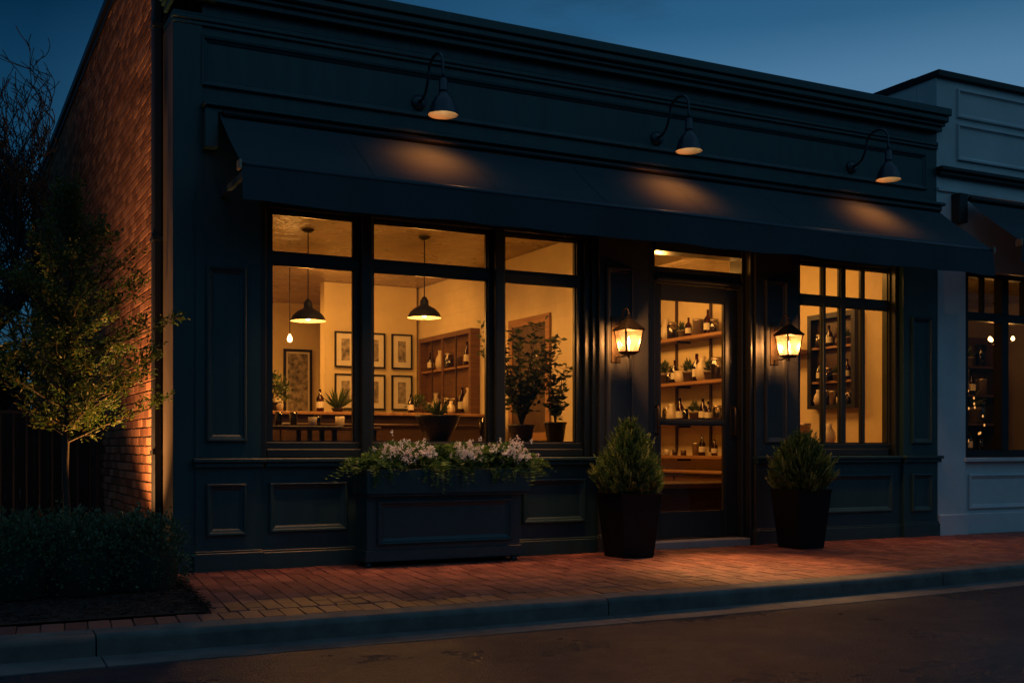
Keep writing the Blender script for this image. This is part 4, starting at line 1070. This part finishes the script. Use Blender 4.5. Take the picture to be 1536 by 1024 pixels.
row(['tin', 'vase', 'cup', 'candle', 'candle', 'tin', 'bottle', 'bottle'], P0(5.2, 0), P0(3.4, 0), .85, 'on the lowest shelf behind the door', 'wares on the lowest shelf', (.9, 1.3))
t = thing('shop_counter', 'dark low cabinet under the shelves seen through the lower door glass', 'cabinet', (9.2, 4.2, .05))
b = MB(); b.box(8.9, 9.54, 2.6, 5.9, .05, .62); b.build('body', M['darkwood'], t)
b = MB(); b.box(8.86, 9.54, 2.56, 5.94, .6205, .65, b=.004); b.build('countertop', M['shelfwood'], t)
for k in range(3):
    b = MB(); b.box(8.889, 8.899, 2.7+k*1.05, 3.7+k*1.05, .12, .58, b=.003); b.build('drawer_front', M['wood'], t)
t = thing('shop_table', 'dark display table just inside the door', 'table', (7.9, 1.9, .05))
b = MB(); b.box(7.0, 8.8, 1.5, 2.3, .50, .56, b=.005); b.build('tabletop', M['darkwood'], t)
b = MB(); b.box(7.06, 8.74, 1.56, 2.24, .05, .499); b.build('body', M['darkwood'], t)
# right window wares
row(['jar', 'bottle', 'candle', 'plant'], (9.46, 1.62, 0), (9.46, 1.02, 0), 2.155, 'on the upper shelf of the dark open cabinet', 'wares in the dark cabinet', (.9, 1.3), .01)
row(['bottle', 'jar', 'plant', 'bottle'], (9.46, 1.62, 0), (9.46, 1.02, 0), 1.745, 'on the middle shelf of the dark open cabinet', 'wares in the dark cabinet', (.9, 1.3), .01)
row(['vase', 'jar', 'tin', 'cup', 'jar'], (9.46, 1.62, 0), (9.46, 1.02, 0), 1.462, 'at the bottom of the dark open cabinet', 'wares in the dark cabinet', (.8, 1.1), .01)
row(['vase', 'cup', 'jar'], (9.42, 2.45, 0), (9.42, 1.85, 0), 2.14, 'on the small shelf in the right window', 'wares on the small shelf', (.9, 1.2), .01)
t = thing('sideboard', 'pale sideboard along the wall behind the right window', 'sideboard', (9.3, 1.5, .05))
b = MB(); b.box(9.05, 9.54, .6, 2.5, .05, .96); b.build('body', M['wood'], t); b = MB(); b.box(9.02, 9.54, .57, 2.53, .9605, .985, b=.004); b.build('top', M['shelfwood'], t)
row(['plant', 'tin', 'vase'], (9.3, 2.3, 0), (9.3, 1.0, 0), .985, 'on the sideboard in the right window', 'wares on the sideboard', (1.2, 1.8), .02)
# table ware, cabinet contents
row(['glass', 'glass', 'glass', 'cup'], (2.62, 1.5, 0), (3.25, 1.5, 0), 1.155, 'on the bar table in the left window', 'glasses on the bar table', (.9, 1.1), .02)
row(['glass', 'cup', 'glass'], (3.4, 2.3, 0), (4.0, 2.3, 0), 1.165, 'on the second bar table', 'glasses on the second bar table', (.9, 1.1), .03)
row(['vase', 'bottle', 'jar', 'bottle', 'vase'], (3.0, 3.1, 0), (5.6, 3.1, 0), 1.345, 'on the long counter', 'wares on the long counter', (.8, 1.2), .05)
row(['jar', 'vase', 'bottle', 'jar', 'tin', 'bottle', 'vase'], (6.09, 5.62, 0), (6.09, 4.15, 0), 1.402, 'at the bottom of the wide display cabinet', 'wares in the display cabinet', (1.0, 1.6), .01)
row(['bottle', 'vase', 'jar', 'tin', 'bottle'], (6.09, 5.62, 0), (6.09, 4.15, 0), 2.005, 'on the shelf of the wide display cabinet', 'wares in the display cabinet', (1.0, 1.5), .01)
for k, x in enumerate((4.72, 4.85)):
    ware('glass', (x, .95, 1.0), 1.6, ['tall glass left of the potted tree on the console', 'tall glass touching the potted tree on the console'][k], 'tall glasses on the console')

# neighbour's interior: crowded shelf unit and a small chandelier
t = thing('shelf_unit', 'tall dark shelf unit crowded with wares behind the window of the white building', 'shelves', (11.4, 2.6, .04))
b = MB()
for x in (10.2, 11.05, 11.9, 12.75, 13.6): b.box(x, x+.04, 2.3, 2.7, .04, 2.55)
b.build('upright', M['darkwood'], t)
NZ = (.9, 1.3, 1.7, 2.1)
for z in NZ:
    b = MB()
    for x in (10.24, 11.09, 11.94, 12.79): b.box(x+.001, x+.809, 2.3, 2.69, z-.03, z)
    b.build('shelf', M['darkwood'], t)
b = MB(); b.box(10.24, 13.6, 2.6901, 2.70, .04, 2.55); b.build('back', M['darkwood'], t)
for i, z in enumerate(NZ):
    ks = [R.choice(['jar', 'bottle', 'tin', 'plant', 'glass', 'plant', 'candle']) for _ in range(14)]
    row(ks, (10.7, 2.42, 0), (13.3, 2.42, 0), z, f'on the {("lowest", "second", "third", "top")[i]} shelf in the white building', 'wares in the white building', (1.5, 2.7), .03)
t = thing('chandelier', 'small lit chandelier behind the window of the white building', 'chandelier', (11.8, .9, 2.3))
b = MB(); b.tube([(11.8, .9, 2.26), (11.8, .9, 3.2)], .008, 6); 
for k in range(5):
    a = k*2*PI/5+.3; b.tube([(11.8, .9, 2.26), (11.8+.07*math.cos(a), 0.9+.07*math.sin(a), 2.22), (11.8+.14*math.cos(a), 0.9+.14*math.sin(a), 2.27)], .005, 5)
b.build('frame', M['bronze'], t)
for k in range(5):
    a = k*2*PI/5+.3; b = MB(); b.lathe([(0, 0), (.02, .01), (.024, .03), (.012, .055), (0, .06)], (11.8+.14*math.cos(a), 0.9+.14*math.sin(a), 2.275), 8); b.build('bulb', M['bulb_filament'], t)
point((11.8, .9, 2.15), 16, .1, WARM)
t = thing('glint_bulbs', 'tiny warm glints, added as small bulbs, among the dark shelves of the white building', 'glint bulbs', (11.2, 2.2, 2.4))  # small added bulbs stand in for glints on the wares
wpts = []
for k in range(44):
    f = k/43; wpts.append((12.1+.95*(.5+.5*math.sin(k*1.9))*(.35+.65*f)+.004*k, 2.22, 2.45-1.35*f+.05*math.sin(k*2.3)))
b = MB(); b.tube(wpts, .0025, 3); b.build('cord', M['black'], t)
for p_ in wpts:
    b = MB(); b.lathe([(0, -.02), (.009, -.014), (.012, 0), (.007, .014), (0, .018)], p_, 6); b.build('bulb', M['bulb_glint'], t)
for o in list(KIND.values()):
    for ch in list(o.children): bpy.data.objects.remove(ch)
    bpy.data.objects.remove(o)

# ------------------------------------------------------------------ lights
def area(loc, rot, sx, sy, e, c=WARM, name='ceiling_fill'):
    l = bpy.data.lights.new(name, 'AREA'); l.shape = 'RECTANGLE'; l.size = sx; l.size_y = sy; l.energy = e; l.color = c; l.spread = math.radians(72 if name == 'awning_fill' else 180)
    o = bpy.data.objects.new(name, l); col.objects.link(o); o.location = loc; o.rotation_euler = rot; return o
# unseen ceiling fill added for the dining room, shop room and neighbour
area((4.2, 1.2, 3.14), (math.radians(25), math.radians(-20), 0), 2.2, .4, 54)
area((3.2, 6.6, 3.1), (0, 0, 0), 1.4, 1.4, 70)
area((4.6, 4.6, 3.1), (math.radians(30), math.radians(-20), 0), 1.2, .8, 38)
area((7.9, 3.6, 3.12), (0, math.radians(-35), 0), .5, 2.6, 72)
area((8.3, 1.2, 3.1), (0, math.radians(-25), 0), .5, .8, 16)
area((11.6, 1.6, 3.1), (math.radians(20), 0, 0), 2, .5, 12)
point((6.72, .95, 2.66), 32, .06, WARM, 'shop_fill')  # unseen point added behind the door head to warm the shrubs
# bed uplight washing tree and brick wall
point((.75, .75, .35), 9, .08, (1, .44, .13), 'bed_uplight')  # unseen weak fill added for the lower bricks
spot((.92, .55, .12), (1.64, 1.05, 2.0), 850, 96, 1, (1, .44, .13), .04, 'bed_uplight')
spot((1.42, .05, .45), (.90, -.12, 1.75), 230, 80, .9, (1, .40, .08), .03, 'bed_uplight')
spot((6.35, -.60, 2.66), (5.92, -1.50, 0), 560, 50, 1, (1, .52, .17), .08, 'entry_fill')  # unseen spot added for the warm pool on the paving
area((4.0, -.35, 2.62), (0, 0, 0), 3.2, .12, 15, (1, .44, .15), 'awning_fill')  # unseen strip added under the awning to warm the paving
area((8.6, -.35, 2.62), (0, 0, 0), 1.2, .12, 4, (1, .44, .15), 'awning_fill')  # second added strip, before the right window
# faint cool directional skylight, added as a weak sun lamp
s = bpy.data.lights.new('sun', 'SUN'); s.energy = .035; s.angle = math.radians(30); s.color = (.45, .7, 1)
so = bpy.data.objects.new('sun', s); col.objects.link(so); so.rotation_euler = (math.radians(52), 0, math.radians(35))

# ------------------------------------------------------------------ world: dusk sky
w = bpy.data.worlds.new('World'); sc.world = w; w.use_nodes = True; t = w.node_tree; t.nodes.clear(); L = t.links.new
out = t.nodes.new('ShaderNodeOutputWorld'); bg = t.nodes.new('ShaderNodeBackground')
tc = N(t, 'TexCoord')
nrm = N(t, 'VectorMath', operation='NORMALIZE'); L(tc.outputs['Generated'], nrm.inputs[0])
sep = N(t, 'SeparateXYZ'); L(nrm.outputs[0], sep.inputs[0])
rz = N(t, 'ValToRGB'); els = rz.color_ramp.elements
els[0].position = 0; els[0].color = (.20, .34, .46, 1); els[1].position = 1; els[1].color = (.008, .034, .09, 1)
for p_, c_ in ((.18, (.14, .28, .43, 1)), (.30, (.078, .196, .342, 1)), (.345, (.030, .120, .232, 1)), (.45, (.016, .07, .155, 1))):
    e = els.new(p_); e.color = c_
L(sep.outputs['Z'], rz.inputs[0])
# brighter towards the afterglow on the right, darker on the left
dt = N(t, 'VectorMath', operation='DOT_PRODUCT'); L(nrm.outputs[0], dt.inputs[0]); dt.inputs[1].default_value = (math.sin(math.radians(62)), math.cos(math.radians(62)), 0)
mr = N(t, 'MapRange'); mr.inputs['From Min'].default_value = .35; mr.inputs['From Max'].default_value = .95
L(dt.outputs['Value'], mr.inputs['Value'])
rt = N(t, 'ValToRGB'); ee = rt.color_ramp.elements
ee[0].position = 0; ee[0].color = (.03, .14, .20, 1); ee[1].position = .95; ee[1].color = (1, 1, 1, 1)
for p_, c_ in ((.26, (.06, .20, .27, 1)), (.55, (.36, .55, .62, 1)), (.81, (.75, .88, .95, 1))):
    e = ee.new(p_); e.color = c_
L(mr.outputs[0], rt.inputs[0])
m1 = N(t, 'Mix', data_type='RGBA', blend_type='MULTIPLY'); m1.inputs[0].default_value = 1; L(rz.outputs[0], m1.inputs[6]); L(rt.outputs[0], m1.inputs[7])
mp = N(t, 'Mapping'); mp.inputs['Scale'].default_value = (1.6, 1.6, 7); L(nrm.outputs[0], mp.inputs[0])
nz = N(t, 'TexNoise', Scale=1.7, Detail=8, Roughness=.55); L(mp.outputs[0], nz.inputs['Vector'])
rc = N(t, 'ValToRGB'); rc.color_ramp.elements[0].position = .50; rc.color_ramp.elements[1].position = .68; L(nz.outputs['Fac'], rc.inputs[0])
cl = N(t, 'Mix', data_type='RGBA'); L(rc.outputs[0], cl.inputs[0]); L(m1.outputs[2], cl.inputs[6])
dk = N(t, 'Mix', data_type='RGBA', blend_type='MULTIPLY'); dk.inputs[0].default_value = 1; L(m1.outputs[2], dk.inputs[6]); dk.inputs[7].default_value = (.66, .58, .54, 1)
L(dk.outputs[2], cl.inputs[7])
sky = N(t, 'TexSky', sky_type='NISHITA'); sky.sun_disc = False; sky.sun_elevation = math.radians(-4); sky.sun_rotation = math.radians(62)
ad = N(t, 'Mix', data_type='RGBA', blend_type='ADD'); ad.inputs[0].default_value = .001; L(cl.outputs[2], ad.inputs[6]); L(sky.outputs[0], ad.inputs[7])
# unseen sky over the street, brightened to put more light on the facade
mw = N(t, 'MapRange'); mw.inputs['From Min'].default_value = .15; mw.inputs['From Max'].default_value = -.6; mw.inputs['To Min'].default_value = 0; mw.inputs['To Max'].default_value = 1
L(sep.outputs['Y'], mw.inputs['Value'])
street_fill = N(t, 'Mix', data_type='RGBA'); L(mw.outputs[0], street_fill.inputs[0]); L(ad.outputs[2], street_fill.inputs[6]); street_fill.inputs[7].default_value = (.040, .135, .215, 1)
mo = N(t, 'MapRange'); mo.inputs['From Min'].default_value = .42; mo.inputs['From Max'].default_value = .85; L(sep.outputs['Z'], mo.inputs['Value'])
top = N(t, 'Mix', data_type='RGBA'); L(mo.outputs[0], top.inputs[0]); lo = N(t, 'MapRange'); lo.inputs['From Min'].default_value = .0; lo.inputs['From Max'].default_value = .36; lo.inputs['To Min'].default_value = .10; L(sep.outputs['Z'], lo.inputs['Value'])
lf_ = N(t, 'Mix', data_type='RGBA', blend_type='MULTIPLY'); L(mw.outputs[0], lf_.inputs[0]); L(street_fill.outputs[2], lf_.inputs[6]); L(lo.outputs[0], lf_.inputs[7])   # added brightness cut low down to darken the kerb face
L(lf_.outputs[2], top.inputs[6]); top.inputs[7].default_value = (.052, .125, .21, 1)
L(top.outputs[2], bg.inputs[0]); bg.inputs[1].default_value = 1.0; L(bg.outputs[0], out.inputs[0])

# ------------------------------------------------------------------ camera
cd = bpy.data.cameras.new('camera'); cam = bpy.data.objects.new('camera', cd); col.objects.link(cam)
cam.location = (0, -8.8, .95); cam.rotation_euler = (PI/2, 0, math.radians(-27.2))
cd.sensor_width = 36; cd.lens = 1695/1536*36; cd.shift_y = 160/1536; cd.clip_end = 2000; cd.clip_start = .05
sc.camera = cam
for o in col.objects:
    if '_w' in o.keys(): del o['_w']
sc.view_settings.view_transform = 'Standard'; sc.view_settings.look = 'None'; sc.view_settings.exposure = 0
sc.render.engine = 'CYCLES'
cy = sc.cycles
cy.use_denoising = True; cy.max_bounces = 8; cy.transparent_max_bounces = 16; cy.sample_clamp_indirect = 4; cy.caustics_reflective = False; cy.caustics_refractive = False
